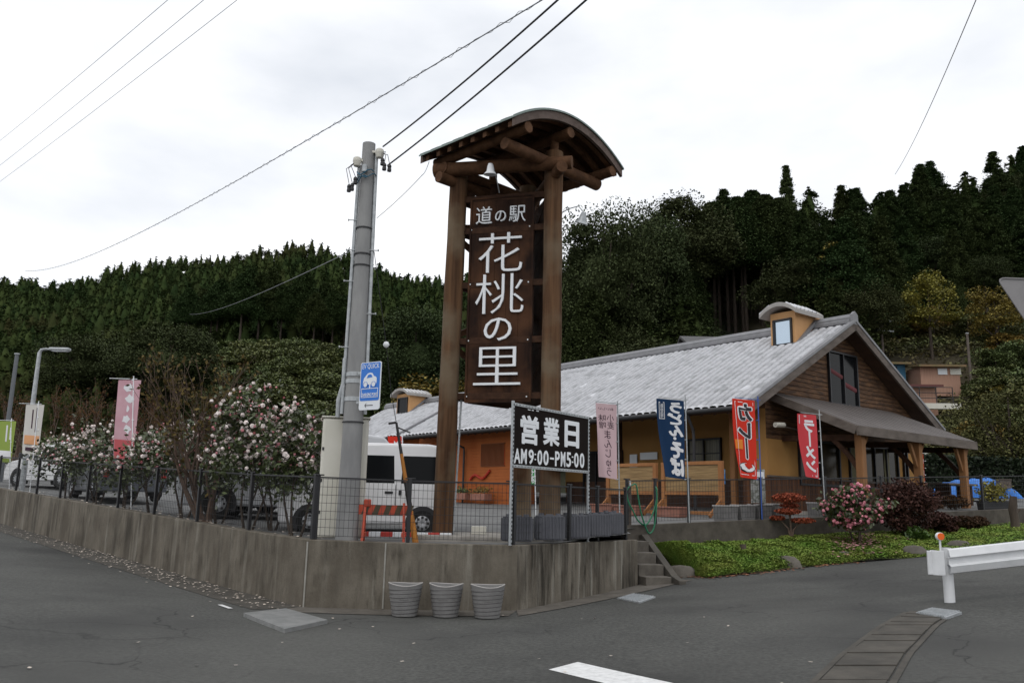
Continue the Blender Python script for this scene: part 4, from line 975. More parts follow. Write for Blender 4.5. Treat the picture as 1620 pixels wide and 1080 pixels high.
# side walls: short return, recessed shop front, orange wing
MB().box((V0 + .06, GU + .40, 1.6), (.13, .78, 2.6)).build('wall', M_OCHRE, bld); MB().box((V0 + .03, GU + .40, .5), (.10, .80, 1.0)).build('wainscot', M_WAINS, bld)
for u in (1.65, 6.2, 11.2): MB().box((V0 + .05, u, 1.35), (.16, .16, 3.0)).build('eave_post', M_POST if u < 2 else M_DARKW, bld, .008)
RVW = 3.6
MB().box((RVW + .08, 6.2, 2.2), (.14, 10.2, 3.2)).build('wall', M_OCHRE, bld)
MB().box((RVW - .01, 6.2, .5), (.06, 10.0, 1.0)).build('wainscot', mat('dark_wainscot', (.05, .022, .012), .75, (.09, .04, .02), 9, 4, stretch=(1, 1, .06)), bld)
window(3.8, 5.15, .95, 2.35, 'side', RVW, bars=1, hbars=2, glass=GLP); window(8.2, 10.2, .0, 2.1, 'side', RVW, bars=2, glass=M_DARKIN); window(1.9, 2.7, 0, 2.05, 'side', RVW, bars=0, glass=M_DARKIN)
for u0, u1, z0, z1 in ((6.5, 7.3, 1.75, 2.0), (7.45, 7.8, 1.45, 1.95), (2.9, 3.1, 1.5, 1.85)): MB().box((RVW - .05, (u0 + u1) / 2, (z0 + z1) / 2), (.02, u1 - u0, z1 - z0)).build('notice', M_SIGNW, bld)
OV = 1.0; mb = MB(); z = .02
while z < 2.85: mb.box((OV + .06 + .006, 14.6, z + .06), (.12, 6.6, .118)); mb.box((OV + .09, 14.6, z + .12), (.12, 6.6, .01)); z += .125
ow = mb.build('orange_wall', M_ORANGE, bld)
MB().box((OV + .5, 11.27, 1.45), (1.0, .1, 2.9)).build('orange_wall', M_ORANGE, bld); MB().box((OV + 2.5, 17.9, 1.6), (5, .1, 3.2)).build('orange_wall', M_ORANGE, bld)
MB().box((OV + .1, 14.6, -.1), (.2, 6.7, .25)).build('plinth', M_CONC, bld)
lw = MB(); [lw.box((OV - .03, 11.9 + .075 * k, 1.95), (.035, .028, .85)) for k in range(20)]; [lw.box((OV - .01, 12.6, z), (.03, 1.5, .05)) for z in (1.53, 2.37)]
mb = MB(); mb.tube([(OV - .05, 14.0 - .16 * k, 1.02 + .12 * math.sin(k * .9) + .03 * k) for k in range(9)], .05, 6); mb.build('red_garland', mat('red_garland', (.55, .05, .02), .7, (.35, .02, .01), 12, 3), ow)
lat = lw.build('lattice_window', mat('lattice_timber', (.22, .07, .02), .7), bld)
MB().box((OV + .0, 12.6, 1.95), (.015, 1.45, .8)).build('backing', mat('lattice_back', (.5, .26, .06), .8, (.6, .05, .03), 2.2, 3), lat)
MB().box((9.63, 9.3, 1.6), (.14, 17, 3.2)).build('wall', M_OCHRE, bld)
# left, lower part of the roof (three pieces that step back)
rf2 = roof_pair('left', 18.05, 28.5, 1.55, 9.3, 5.30, RVv, bld, seed=9); MB().box((5.2, 23.3, 1.6), (5.6, 10.0, 3.3)).build('orange_wall', M_ORANGE, bld)
tiles('roof_tiles', 21.5, 28.5, -.6, 1.5, 2.1, 3.2, rf2, seed=12); mb = MB(); mb.prism([(-.55, 2.02), (1.5, 3.12), (1.5, 3.0), (-.55, 1.9)], (0, 21.5, 0), (1, 0, 0), (0, 0, 1), (0, 1, 0), 7.0); mb.build('eave_slab', M_SOFFIT, rf2)
mb = MB(); mb.tube([(1.42, 18.1, 3.02), (1.42, 28.4, 3.02)], .06, 8); mb.tube([(-.66, 21.5, 1.95), (-.66, 28.4, 1.95)], .06, 8); mb.build('gutter', M_PLASTIC, bld)
# dormers
def dormer(u0, u1, vf, zr, sl_top, parent, glass=None):
    mb = MB(); zbm = zr - SL * (RVv - vf) - .25; zt_ = zr + .42
    mb.prism([(vf, zbm), (RVv + .3, zr - .3), (RVv + .3, zt_), (vf, zt_)], (0, u0, 0), (1, 0, 0), (0, 0, 1), (0, 1, 0), u1 - u0); d = mb.build('dormer', mat('dormer_plaster', (.55, .30, .13), .8, (.60, .34, .15), 2, 4), parent)
    um, hw = (u0 + u1) / 2, (u1 - u0) / 2 + .22; mb = MB(); n = 14; A = []
    for k in range(n + 1):
        t = -1 + 2 * k / n; A.append((um + hw * t, zt_ - .02 + .30 * (1 - t * t)))
    poly = A + [(u, z - .13) for u, z in reversed(A)]
    mb.prism([(u, z) for u, z in poly], (vf - .3, 0, 0), (0, 1, 0), (0, 0, 1), (1, 0, 0), RVv + .45 - vf); mb.build('dormer_roof', mat('dormer_roof_grey', (.30, .285, .265), .6, (.36, .34, .32), 5, 4), d, 0, 40)
    mb = MB()
    for k in range(int((RVv + .4 - vf) / .22)):
        for s in (-1, 1): mb.tube([(vf - .25 + .22 * k, um + s * hw * .45, zt_ + .22), (vf - .25 + .22 * k, um + s * hw, zt_ + .0)], .04, 8)
    mb.build('dormer_tiles', M_TILE, d)
    ww = hw - .22; mb = MB()
    for u in (um - ww * .70, um + ww * .70): mb.box((vf - .03, u, zbm + .64), (.08, .06, .84))
    for z in (zbm + .24, zbm + 1.04): mb.box((vf - .03, um, z), (.08, ww * 1.46, .06))
    w = mb.build('window', M_BLACKM, d); MB().box((vf - .01, um, zbm + .64), (.012, ww * 1.36, .78)).build('pane', glass or mat('mirror_glass', (.42, .50, .58), .04, metal=.9), w)
    MB().prism([(vf - .1, zbm + .19), (RVv - .1, zr + .22), (RVv - .1, zr + .1), (vf - .1, zbm + .07)], (0, u0 - .1, 0), (1, 0, 0), (0, 0, 1), (0, 1, 0), u1 - u0 + .2).build('flashing', M_RIDGE, d)
dormer(1.32, 2.22, 4.25, RZ_, 0, bld); dormer(24.3, 25.6, 4.3, 5.30, 0, bld, M_GLASS)

# porch roof on the gable side and its posts
PU0, PU1, PV0, PV1 = GU, -2.05, 1.55, 8.35; PZ0, PZ1 = 3.38, 2.30
def pz_(u): return PZ0 + (PZ1 - PZ0) * (u - PU0) / (PU1 - PU0)
pr_ = MB().prism([(PU0, PZ0), (PU1, PZ1), (PU1, PZ1 - .05), (PU0, PZ0 - .05)], (PV0, 0, 0), (0, 1, 0), (0, 0, 1), (1, 0, 0), PV1 - PV0).build('porch_roof', M_PORCH, bld)
mb = MB(); [mb.beam((v, PU0 - .02, PZ0 + .004), (v, PU1 + .01, PZ1 + .004), .02, .007) for v in np.arange(PV0 + .2, PV1, .42)]; mb.build('roof_seams', M_PORCH, pr_)
MB().beam((PV0 - .04, PU1 - .02, PZ1 - .14), (PV1 + .04, PU1 - .02, PZ1 - .14), .07, .24).build('fascia', M_FASCIA, pr_, .006)
for v in (PV0 - .02, PV1 + .02): MB().beam((v, PU0 - .03, PZ0 - .13), (v, PU1 + .02, PZ1 - .13), .06, .22).build('barge_board', M_FASCIA, pr_, .006)
mb = MB(); [mb.beam((v, PU0 - .02, PZ0 - .13), (v, PU1 + .1, PZ1 - .13), .06, .1) for v in np.arange(PV0 + .45, PV1 - .2, .6)]; mb.build('porch_rafters', M_SOFFIT, pr_)
for v in (2.05, 5.13, 7.95):
    MB().box((v, -1.82, 1.0), (.20, .20, 2.3)).build('porch_post', M_POST, bld, .012)
    mb = MB(); pts = [(v - .02, -1.78 + t * .75, 1.15 + .90 * t ** .75) for t in np.linspace(0.02, 1, 6)]; [mb.beam(a, b, .10, .12) for a, b in zip(pts[:-1], pts[1:])]; mb.build('knee_brace', M_DARKW, bld)
    MB().beam((v, -1.8, PZ1 - .28), (v, GU - .05, PZ1 - .2), .14, .16).build('porch_beam', M_DARKW, bld)
    mb = MB(); mb.beam((v + .1, -1.82, 1.75), (v + .36, -1.82, 2.08), .06, .08); mb.beam((v - .1, -1.82, 1.4), (v - .45, -1.82, 2.06), .08, .10) if v > 3 else None; mb.build('corner_brace', M_POST, bld)
MB().box((4.9, -.8, .02), (7.4, 2.8, .16)).build('porch_slab', M_CONC, bld)
# eave lamp by the corner
mb = MB(); mb.tube([(V0 - .15, .1, 2.4), (V0 + .25, .1, 2.42)], .07, 14); lm = mb.build('eave_lamp', M_CREAM, bld, 0, 40)
MB().tube([(V0 - .15, .1, 2.4), (V0 + 2.6, .15, 2.24)], .02, 6).build('bracket_pipe', M_FASCIA, bld)
# wires across the main roof
# ---------------------------------------------------------------- things in front of the building
def lot_at(px, Y, py=815):
    q = at(px, py, Y); return np.array([q[0], q[1], lot_z(q[0], q[1])])
SCz = BP(-1.2, 0)[2]
scr = thing('bamboo_screen', 'orange timber screen with two bamboo blind panels standing in front of the shop', 'screen', BP(-1.2, 0, -.1), math.atan2(D2[1], D2[0]))
us_ = [.15, 2.05, 2.35, 4.15]
for u in us_: MB().box((0, u, .70), (.10, .12, 1.42)).build('upright', M_SCREEN, scr, .006)
for u0, u1 in ((.15, 2.05), (2.35, 4.15)):
    for z in (.10, .60, 1.37): MB().box((0, (u0 + u1) / 2, z), (.09, u1 - u0 - .12, .09)).build('rail', M_SCREEN, scr, .006)
    MB().box((.0, (u0 + u1) / 2, .985), (.03, u1 - u0 - .14, .66)).build('bamboo_panel', M_BAMBOO, scr)
for u in us_: MB().beam((-.5, u, .02), (-.03, u, .42), .05, .09).build('foot_brace', M_SCREEN, scr, .005)
for k, (v, u) in enumerate(((-1.9, 1.2), (-1.9, 2.7), (-1.6, 3.9))):
    p = BP(v, u); pt_ = thing('flower_trough', ['long terracotta flower trough under the right bamboo panel', 'long terracotta flower trough under the left bamboo panel', 'long terracotta flower trough at the far left end of the bamboo screen'][k], 'planter', (p[0], p[1], lot_z(p[0], p[1])), math.atan2(D1[1], D1[0]), 'terracotta troughs by the screen')
    MB().prism([(-.38, 0), (.38, 0), (.44, .24), (-.44, .24)], (0, -.15, 0), (1, 0, 0), (0, 0, 1), (0, 1, 0), .3).build('body', M_TERRA, pt_, .02); MB().box((0, 0, .245), (.92, .36, .04)).build('rim', M_TERRA, pt_, .012)
for k, px in enumerate((1148, 1176, 1203, 1230, 1296)):
    q = on_plane(px, 818, (FA[0], FA[1] + .55, 0), fn_); kz = lot_z(q[0], q[1])
    o = thing('grey_planter', ['first grey box planter from the left behind the long fence', 'second grey box planter from the left behind the long fence', 'third grey box planter, half behind the red banner pole', 'grey box planter just left of the red trimmed shrub', 'rightmost grey box planter behind the red trimmed shrub'][k], 'planter', (q[0], q[1], kz), math.atan2((FB - FA)[1], (FB - FA)[0]), 'grey planters along the rear fence')
    MB().prism([(-.20, 0), (.20, 0), (.23, .36), (-.23, .36)], (0, -.17, 0), (1, 0, 0), (0, 0, 1), (0, 1, 0), .34).build('body', mat('grey_block', (.13, .125, .12), .85, (.18, .175, .17), 6, 4), o, .012)
    MB().box((0, 0, .365), (.47, .37, .03)).build('rim', mat('grey_block_rim', (.36, .35, .34), .8), o, .006)
# planters by the orange wall
for k, (u, v) in enumerate(((14.0, .55), (12.7, .55))):
    p = BP(v, u); o = thing('wooden_planter', ['brown planter box by the downpipe on the orange wall', 'brown planter box with yellow flowers under the orange wall window'][k], 'planter', (p[0], p[1], lot_z(p[0], p[1]) + .12), math.atan2(D1[1], D1[0]), 'planters at the orange wall')
    MB().box((0, 0, .14), (.95, .34, .26)).build('box', M_TERRA, o, .015)
    pts = np.random.RandomState(k).normal(size=(160, 3)) * np.array([.3, .09, .07]) + np.array([0, 0, .38]); V, Q = quads(pts, .06, rs); mesh_arrays('flowers', V, Q, L_YEL if k else L_SHRUB, o)
# notice boards
p = on_plane(1200, 790, (FA[0], FA[1] + .5, 0), fn_); nb = thing('notice_board', 'pale notice sheet on a stand behind the fence near the ochre corner', 'notice board', (p[0], p[1], lot_z(p[0], p[1])), math.atan2((FB - FA)[1], (FB - FA)[0]))
MB().box((0, 0, .8), (.42, .03, .78)).build('sheet', mat('notice_sheet', (.36, .37, .35), .7, (.16, .17, .14), 7, 3, contrast=(.5, .56)), nb); mb = MB(); [mb.box((x, .03, .45), (.03, .03, .9)) for x in (-.18, .18)]; mb.build('stand', M_FASCIA, nb)
MB().box((0, -.017, 1.05), (.36, .004, .16)).build('heading', M_SIGNW, nb)
p = BP(1.2, 2.0); bp_ = thing('blue_poster', 'small blue poster on a stand right of the bamboo screen', 'poster', (p[0], p[1], lot_z(p[0], p[1])), math.atan2(D1[1], D1[0]) + math.pi)
MB().box((0, 0, 1.0), (.30, .03, .42)).build('sheet', mat('poster_blue', (.03, .22, .55), .5, (.35, .5, .6), 9, 3, contrast=(.5, .56)), bp_); MB().box((0, -.0, .4), (.04, .03, .8)).build('stand', M_FASCIA, bp_)
# standpipe and hose
p = on_plane(996, 826, (FA[0], FA[1] + .12, 0), fn_); sp_ = thing('standpipe', 'slim metal garden tap standpipe by the gate posts', 'tap', (p[0], p[1], lot_z(p[0], p[1]))); h_ = on_plane(996, 764, p, (0, 1, 0))[2] - sp_.location.z
MB().box((0, 0, h_ / 2 - .03), (.07, .07, h_ - .06)).build('column', M_FASCIA, sp_, .006); mb = MB(); mb.tube([(0, 0, h_ - .06), (0, -.03, h_), (0, -.12, h_), (0, -.13, h_ - .06)], .018, 8); mb.build('tap', M_GALV, sp_, 0, 50); mb = MB(); mb.lathe([(.01, 0), (.035, .005), (.035, .02), (.01, .03)], (0, -.04, h_ + .02), 10); mb.build('tap_handle', M_GALV, sp_)
hp = []
for px, py in ((997, 768), (1004, 766), (1008, 790), (1013, 815), (1021, 838), (1026, 843), (1032, 835), (1035, 815), (1037, 790), (1037, 770), (1038, 790), (1032, 812), (1025, 826), (1018, 830), (1008, 822), (1001, 808), (993, 792), (991, 775), (997, 768)): hp.append(on_plane(px, py, (FA[0], FA[1] - .04, 0), fn_))
cu = [np.array(x) for x in hp]; sm = []
for i in range(len(cu) - 1):
    a = cu[max(i - 1, 0)]; b, c_ = cu[i], cu[i + 1]; d_ = cu[min(i + 2, len(cu) - 1)]
    for t in (0, .33, .66): sm.append(.5 * ((2 * b) + (-a + c_) * t + (2 * a - 5 * b + 4 * c_ - d_) * t * t + (-a + 3 * b - 3 * c_ + d_) * t ** 3))
tag(MB().tube([p + fn_ * (-.015 if i > 26 else -.05) for i, p in enumerate(sm)], .016, 8).build('garden_hose', mat('green_hose', (.012, .16, .075), .4), None, 0, 60), 'green garden hose looped over the tap and the fence', 'hose')

# ---------------------------------------------------------------- upright banners
def banner(name, label, pole_top, pole_bot, Y, cloth, cmat, texts, n=None, O=None, pmat=M_WHITE, top_off=.1, extra=None):
    """cloth: pixel box (x0,y0,x1,y1), seen from the back so the writing is mirrored; texts: (string, x0,y0,x1,y1 as fractions, material, bold, depth)"""
    if O is None: O = at(*pole_bot, Y); n = np.array([0, -1, 0])
    P = lambda px, py: on_plane(px, py, O, n)
    b0 = P(*pole_bot); top = P(*pole_top); r = thing(name, label, 'banner', b0, 0, 'upright banners')
    ex = np.array([-n[1], n[0], 0.]); ex = ex if ex[0] > 0 else -ex; nn = np.array([ex[1], -ex[0], 0])
    MB().tube([(0, 0, -.1), top - b0 + np.array([0, 0, .05])], .013, 8).build('pole', pmat, r)
    x0, y0, x1, y1 = cloth; c0, c1 = P(x1, y0) - b0, P(x1, y1) - b0; w = abs((P(x1, y0) - P(x0, y0)) @ ex); h = c0[2] - c1[2]
    MB().tube([c0 + np.array([0, 0, .025]) + ex * .1, c0 - ex * w + np.array([0, 0, .03])], .008, 6).build('crossbar', pmat, r)
    ph = rnd.random() * 6
    def warp(a, b, off):   # a: 0 left .. 1 at the pole, b: 0 bottom .. 1 top
        sw = (1 - b) ** 1.5 * .22; x = -(1 - a) * w * (1 - sw); y = .03 * math.sin(3.2 * b + 4 * a + ph) * (1 - a) + .015 * math.sin(9 * a + 5 * b + ph) * (1 - a * .6)
        return c1 + np.array([0, 0, h * b - .04 * (1 - a) * (1 - b) * -1]) + ex * x + nn * (y + off)
    V = []; Q = []; na, nb_ = 12, 26
    for o_ in (0, -.004):
        for j in range(nb_ + 1):
            for i in range(na + 1): V.append(warp(i / na, j / nb_, o_))
    S = (na + 1) * (nb_ + 1)
    for j in range(nb_):
        for i in range(na):
            a = j * (na + 1) + i; Q.append((a, a + 1, a + na + 2, a + na + 1)); Q.append((S + a, S + a + na + 1, S + a + na + 2, S + a + 1))
    cl = mesh_arrays('cloth', V, Q, cmat, r, True)
    for s, ax, ay, bx_, by_, m_, bold, dp in texts:
        mb = MB()
        if isinstance(s, str):
            V, Fs = text_geo(s, bold); lo, hi = V.min(0), V.max(0); A = (V[:, 0] - lo[0]) / (hi[0] - lo[0]); B = (V[:, 1] - lo[1]) / (hi[1] - lo[1]); A = 1 - A
            top_ = V[:, 2] > (lo[2] + hi[2]) / 2
            mb.add([warp(ax + (bx_ - ax) * p, 1 - by_ + (by_ - ay) * q, dp if t else .001) for p, q, t in zip(A, B, top_)], Fs)
        else:
            ring = [(ax + (bx_ - ax) * p, 1 - by_ + (by_ - ay) * q) for p, q in s]; k = len(ring)
            mb.add([warp(p, q, .001) for p, q in ring] + [warp(p, q, dp) for p, q in ring], [tuple(range(k, 2 * k)), tuple(range(k - 1, -1, -1))] + [(i, (i + 1) % k, k + (i + 1) % k, k + i) for i in range(k)])
        mb.build('lettering', m_, cl)
    mb = MB()
    for k in range(5): q = c1 + (c0 - c1) * (k / 4); mb.tube([q - ex * .02, q + (top - b0) * 0 + ex * .03], .012, 6)
    mb.build('cloth_tie', pmat, r); return r
BO = np.array([FA[0], FA[1] + .02, 0])
C_PINK = mat('pink_cloth', (.64, .46, .48), .85, spec=.2); C_NAVY = mat('navy_cloth', (.008, .032, .085), .8, spec=.2); C_RED = mat('red_cloth', (.62, .035, .018), .8, spec=.2); C_RED2 = mat('rose_red_cloth', (.56, .055, .065), .8, spec=.2)
C_PURP = mat('dark_purple_print', (.05, .02, .035), .8); C_WHT = mat('white_print', (.74, .74, .76), .8); C_BLK = mat('black_print', (.03, .025, .03), .8); C_ORG = mat('orange_print', (.75, .22, .02), .8)
RECT = [(0, 0), (1, 0), (1, 1), (0, 1)]
banner('banner', 'pale pink banner with dark vertical Japanese writing beside the hours sign', (977, 638), (981, 838), 0, (942, 640, 976, 758), C_PINK,
       [('小\n麦', .52, .14, .88, .34, C_PURP, .0, .003), ('味\n噌', .10, .15, .46, .34, C_PURP, .0, .003), ('ま\nん\nじ\nゅ\nう', .34, .36, .72, .97, C_PURP, .0, .003), ('おいしい', .12, .05, .85, .085, C_PURP, .0, .003)], fn_, BO, M_GALV)
RING = [(0, 0), (1, 0), (1, 1), (0, 1)]
banner('banner', 'navy blue banner with big white Japanese writing in front of the bamboo screen', (1084, 628), (1091, 834), 0, (1042, 634, 1084, 758), C_NAVY,
       [('う\nど\nん', .36, .03, .96, .47, C_WHT, .055, .003), ('・', .55, .475, .68, .515, C_WHT, .05, .003), ('そ\nば', .36, .535, .96, .97, C_WHT, .055, .003), (RECT, .07, .04, .26, .26, C_WHT, 0, .002), (RECT, .09, .05, .24, .25, C_NAVY, 0, .004), ('新\n登\n場', .11, .06, .22, .24, C_WHT, .0, .006)], fn_, BO, M_GALV)
PL = [(.5 + .5 * math.cos(a), .5 + .5 * math.sin(a)) for a in np.linspace(0, 6.283, 21)[:-1]]
banner('banner', 'bright red banner with big black Japanese letters and a picture of a curry plate', (1199, 630), (1206, 832), 0, (1163, 634, 1198, 758), C_RED,
       [(RECT, .08, .03, .10, .96, C_WHT, 0, .002), (RECT, .90, .03, .92, .96, C_WHT, 0, .002), (RECT, .08, .03, .92, .04, C_WHT, 0, .002), ('カ\nレ\n｜', .14, .04, .90, .77, C_WHT, .085, .003), ('カ\nレ\n｜', .20, .055, .84, .755, C_BLK, .045, .006), (RECT, .03, .52, .34, .64, C_ORG, 0, .007),
        (PL, .08, .80, .92, .93, C_BLK, 0, .004), (PL, .11, .81, .89, .92, C_WHT, 0, .007), ([(.0, .2), (.2, .75), (.5, 1), (.8, .8), (1, .2), (.5, 0)], .40, .78, .78, .875, C_RED, 0, .010), (RECT, .12, .955, .88, .962, C_WHT, 0, .003)], fn_, BO, mat('blue_pole', (.03, .09, .35), .5))
banner('banner', 'rose red banner with white Japanese letters in front of the gable wall', (1296, 651), (1307, 830), 0, (1267, 657, 1296, 757), C_RED2,
       [('ラ\n｜\nメ\nン', .26, .09, .86, .91, C_WHT, .05, .003), (RECT, .06, .02, .10, .16, C_PINK, 0, .002), (RECT, .06, .02, .45, .045, C_PINK, 0, .002), (RECT, .90, .83, .94, .98, C_PINK, 0, .002), (RECT, .55, .955, .94, .98, C_PINK, 0, .002)], fn_, BO, M_GALV)
banner('banner', 'small green banner with a white character behind the hours sign', (846, 742), (848, 812), 23.0, (836, 738, 846, 768), mat('green_cloth', (.03, .28, .07), .8), [('そ\n茶', .1, .1, .9, .9, C_WHT, .03, .004)])
banner('banner', 'red banner with a white emblem showing above the white van roof', (636, 688), (640, 790), 21.0, (612, 690, 636, 722), C_RED, [([(.5 + .5 * (1 if i % 2 else .6) * math.cos(i * math.pi / 8), .5 + .5 * (1 if i % 2 else .6) * math.sin(i * math.pi / 8)) for i in range(16)], .2, .2, .9, .9, C_WHT, 0, .004)])
banner('banner', 'narrow red and white banner beside the middle porch post', (1458, 716), (1458, 775), 28.5, (1459, 718, 1463.5, 762), C_RED, [([(0, 0), (1, .2), (1, .4), (0, .3)], .0, .1, .9, .9, C_WHT, 0, .004), ([(0, .6), (1, .7), (1, .9), (0, .8)], .0, .1, .9, .9, C_WHT, 0, .004)])
rr = random.Random(5)
blob = lambda: [(.5 + .5 * rr.uniform(.5, 1) * math.cos(a), .5 + .5 * rr.uniform(.5, 1) * math.sin(a)) for a in np.linspace(0, 6.283, 11)[:-1]]
banner('banner', 'tall pink banner with white brush strokes and a red foot behind the camellias', (211, 598), (208, 800), 19.0, (173, 601, 210, 728), mat('rose_pink_cloth', (.54, .29, .34), .85, (.60, .38, .42), 2, 3),
       [(blob(), .25 + .1 * (k % 3), .04 + .13 * k, .60 + .1 * ((k + 1) % 3), .17 + .13 * k, C_WHT, 0, .004) for k in range(5)] + [(RECT, 0.02, .76, .98, .995, mat('soft_red_print', (.50, .10, .11), .85), 0, .003)])
banner('banner', 'white banner with dark writing and an orange foot by the street lamp', (61, 637), (46, 790), 24.4, (30, 640, 60, 720), mat('offwhite_cloth', (.60, .58, .54), .85),
       [(RECT, .62, .06, .70, .55, C_PURP, 0, .003), (RECT, .40, .10, .47, .48, C_PURP, 0, .003), (RECT, .06, .62, .94, .80, mat('peach_print', (.65, .33, .16), .8), 0, .003), (blob(), .25, .66, .55, .78, C_NAVY, 0, .005), (RECT, .15, .86, .85, .93, C_PURP, 0, .003)])
banner('banner', 'lime green banner cut by the left edge of the view', (18, 664), (14, 800), 26.2, (-16, 666, 17, 732), mat('lime_cloth', (.27, .36, .07), .8), [(RECT, .55, .1, .63, .5, C_WHT, 0, .003), (RECT, .75, .15, .82, .45, C_WHT, 0, .003), (RECT, .1, .72, .9, .9, C_WHT, 0, .003)])

# ---------------------------------------------------------------- street lamp and far pole at the left
q = at(38, 745, 25.5); q[2] = lot_z(q[0], q[1]); hl_ = on_plane(68, 552, q, (0, 1, 0)); sl2 = thing('street_lamp', 'grey street lamp with a short horizontal arm behind the left banners', 'street lamp', q)
P = hl_ - q; lx = (at(110, 553, 25.5) - q)
MB().tube([(0, 0, 0), (0, 0, P[2] - .12), (.05, 0, P[2] - .02), (.18, 0, P[2]), (lx[0] - .55, 0, P[2])], [.085, .055, .045, .04, .035], 12).build('post', M_GALV, sl2, 0, 50)
mb = MB(); mb.box((lx[0] - .30, 0, P[2] + .0), (.62, .22, .10)); mb.build('lamp_head', M_GALV, sl2, .035); MB().box((lx[0] - .28, 0, P[2] - .055), (.46, .16, .02)).build('lens', M_LAMPG, sl2)
q = at(2, 745, 32); q[2] = lot_z(q[0], q[1]); P = on_plane(12, 560, q, (0, 1, 0)) - q; fp = thing('utility_pole', 'slim blue grey pole at the left edge of the view', 'utility pole', q); MB().tube([(0, 0, 0), (0, 0, P[2])], [.09, .07], 14).build('shaft', mat('bluegrey_pole', (.12, .13, .14), .6), fp, 0, 50); MB().cyl((0, 0, P[2]), (0, 0, P[2] + .04), .1, n=12).build('cap', M_GALV, fp)
# ---------------------------------------------------------------- vehicles on the lot (local x forward)
def car(label, loc, heading, paint, prof, W, belt, wheels, wr, side_win, front=True, group=None, name='parked_van', cat='van'):
    """prof: side outline (x,z), clockwise from the rear bottom"""
    r = thing(name, label, cat, loc, heading, group); top = max(z for _, z in prof); hw = W / 2
    def w(z): return hw - max(0, z - belt) / (top - belt) * .13 * hw * 1.25
    pts = []
    for i in range(len(prof)):      # insert the belt line into the outline
        a, b = prof[i], prof[(i + 1) % len(prof)]; pts.append(a)
        if (a[1] - belt) * (b[1] - belt) < 0: t = (belt - a[1]) / (b[1] - a[1]); pts.append((a[0] + (b[0] - a[0]) * t, belt))
    n = len(pts); V = [(x, w(z), z) for x, z in pts] + [(x, -w(z), z) for x, z in pts]; F = [(i, (i + 1) % n, n + (i + 1) % n, n + i) for i in range(n)]
    lo = [i for i in range(n) if pts[i][1] <= belt + 1e-6]; hi = [i for i in range(n) if pts[i][1] >= belt - 1e-6]
    k = hi.index(next(i for i in hi if (i - 1) % n not in hi)); hi = hi[k:] + hi[:k]; k = lo.index(next(i for i in lo if (i - 1) % n not in lo)); lo = lo[k:] + lo[:k]
    for S in (lo, hi): F.append(tuple(S)); F.append(tuple(n + i for i in reversed(S)))
    MB().add(V, F).build('body', paint, r, .06, 50, seg=3)
    for s in (-1, 1):
        for x0, x1, z0, z1, sl in side_win:
            q = [(x0, z0), (x1, z0), (x1 - sl, z1), (x0 + .03, z1)]; vs = [(x, s * (w(z) + .004), z) for x, z in q] + [(x, s * (w(z) - .03), z) for x, z in q]
            MB().add(vs, [(0, 1, 2, 3), (7, 6, 5, 4)] + [(i, (i + 1) % 4, 4 + (i + 1) % 4, 4 + i) for i in range(4)]).build('side_window', M_GLASS, r)
        for x in wheels:
            mb = MB(); mb.prism([(x + (wr + .07) * math.cos(a), wr + (wr + .07) * math.sin(a)) for a in np.linspace(-.45, math.pi + .45, 18)], (0, s * (hw + .003), 0), (1, 0, 0), (0, 0, 1), (0, -s, 0), .2); mb.build('wheel_arch', M_PLASTIC, r)
        for x in wheels:
            t = MB(); t.lathe([(wr * .62, -.085), (wr * .93, -.09), (wr, -.06), (wr, .06), (wr * .93, .09), (wr * .62, .085)], (0, 0, 0), 28, 'y'); t.v = [(a + x, b + s * (hw - .07), c_ + wr) for a, b, c_ in t.v]; wo = t.build('wheel', M_TYRE, r, 0, 40)
            t = MB(); t.lathe([(.02, .0), (wr * .2, .012), (wr * .5, .0), (wr * .64, -.02), (wr * .64, -.04), (.02, -.04)], (0, 0, 0), 28, 'y'); t.v = [(a + x, s * (b + hw + .022), c_ + wr) for a, b, c_ in t.v]; t.build('rim', M_RIM, wo, 0, 40)
            t = MB()
            for k in range(8):
                a = k * math.pi / 4; t.box((x + wr * .42 * math.cos(a), s * (hw + .028), wr + wr * .42 * math.sin(a)), (.05, .02, .05))
            t.build('rim_holes', M_PLASTIC, wo)
        mb = MB(); mb.box((side_win[0][0] + .1, s * (hw + .01), belt - .13), (.16, .03, .05)); mb.box((side_win[0][0] - .12, s * (hw + .01), belt - .13), (.06, .03, .10)); mb.build('door_handle', M_PLASTIC, r, .006)
        mb = MB()
        for x in [q[0] - .03 for q in side_win]: mb.box((x, s * (hw + .0015), (belt + .35) / 2 + .05), (.012, .008, belt - .4))
        mb.box((0, s * (hw + .0015), .42), (abs(prof[0][0]) * 1.4, .008, .012)); mb.build('door_seam', M_PLASTIC, r)
    fr = [p for p in pts if p[0] > 0]; xf = max(p[0] for p in pts)
    fb = max((p for p in pts if abs(p[1] - belt) < .02 and p[0] > 0), key=lambda p: p[0]); ft = max((p for p in prof if p[1] > top - .16), key=lambda p: p[0])
    def strip(nm, f0, f1, wsc, m_):
        a = np.array(fb) + (np.array(ft) - np.array(fb)) * f0; b = np.array(fb) + (np.array(ft) - np.array(fb)) * f1; nx = np.array([b[1] - a[1], a[0] - b[0]]); nx /= np.linalg.norm(nx)
        vs = [(p[0] + nx[0] * o_, s * w(p[1]) * wsc, p[1] + nx[1] * o_) for o_ in (.006, -.03) for p, s in ((a, -1), (a, 1), (b, 1), (b, -1))]
        MB().add(vs, [(0, 1, 2, 3), (7, 6, 5, 4)] + [(i, (i + 1) % 4, 4 + (i + 1) % 4, 4 + i) for i in range(4)]).build(nm, m_, r)
    strip('windscreen', .06, .93, .88, M_GLASS)
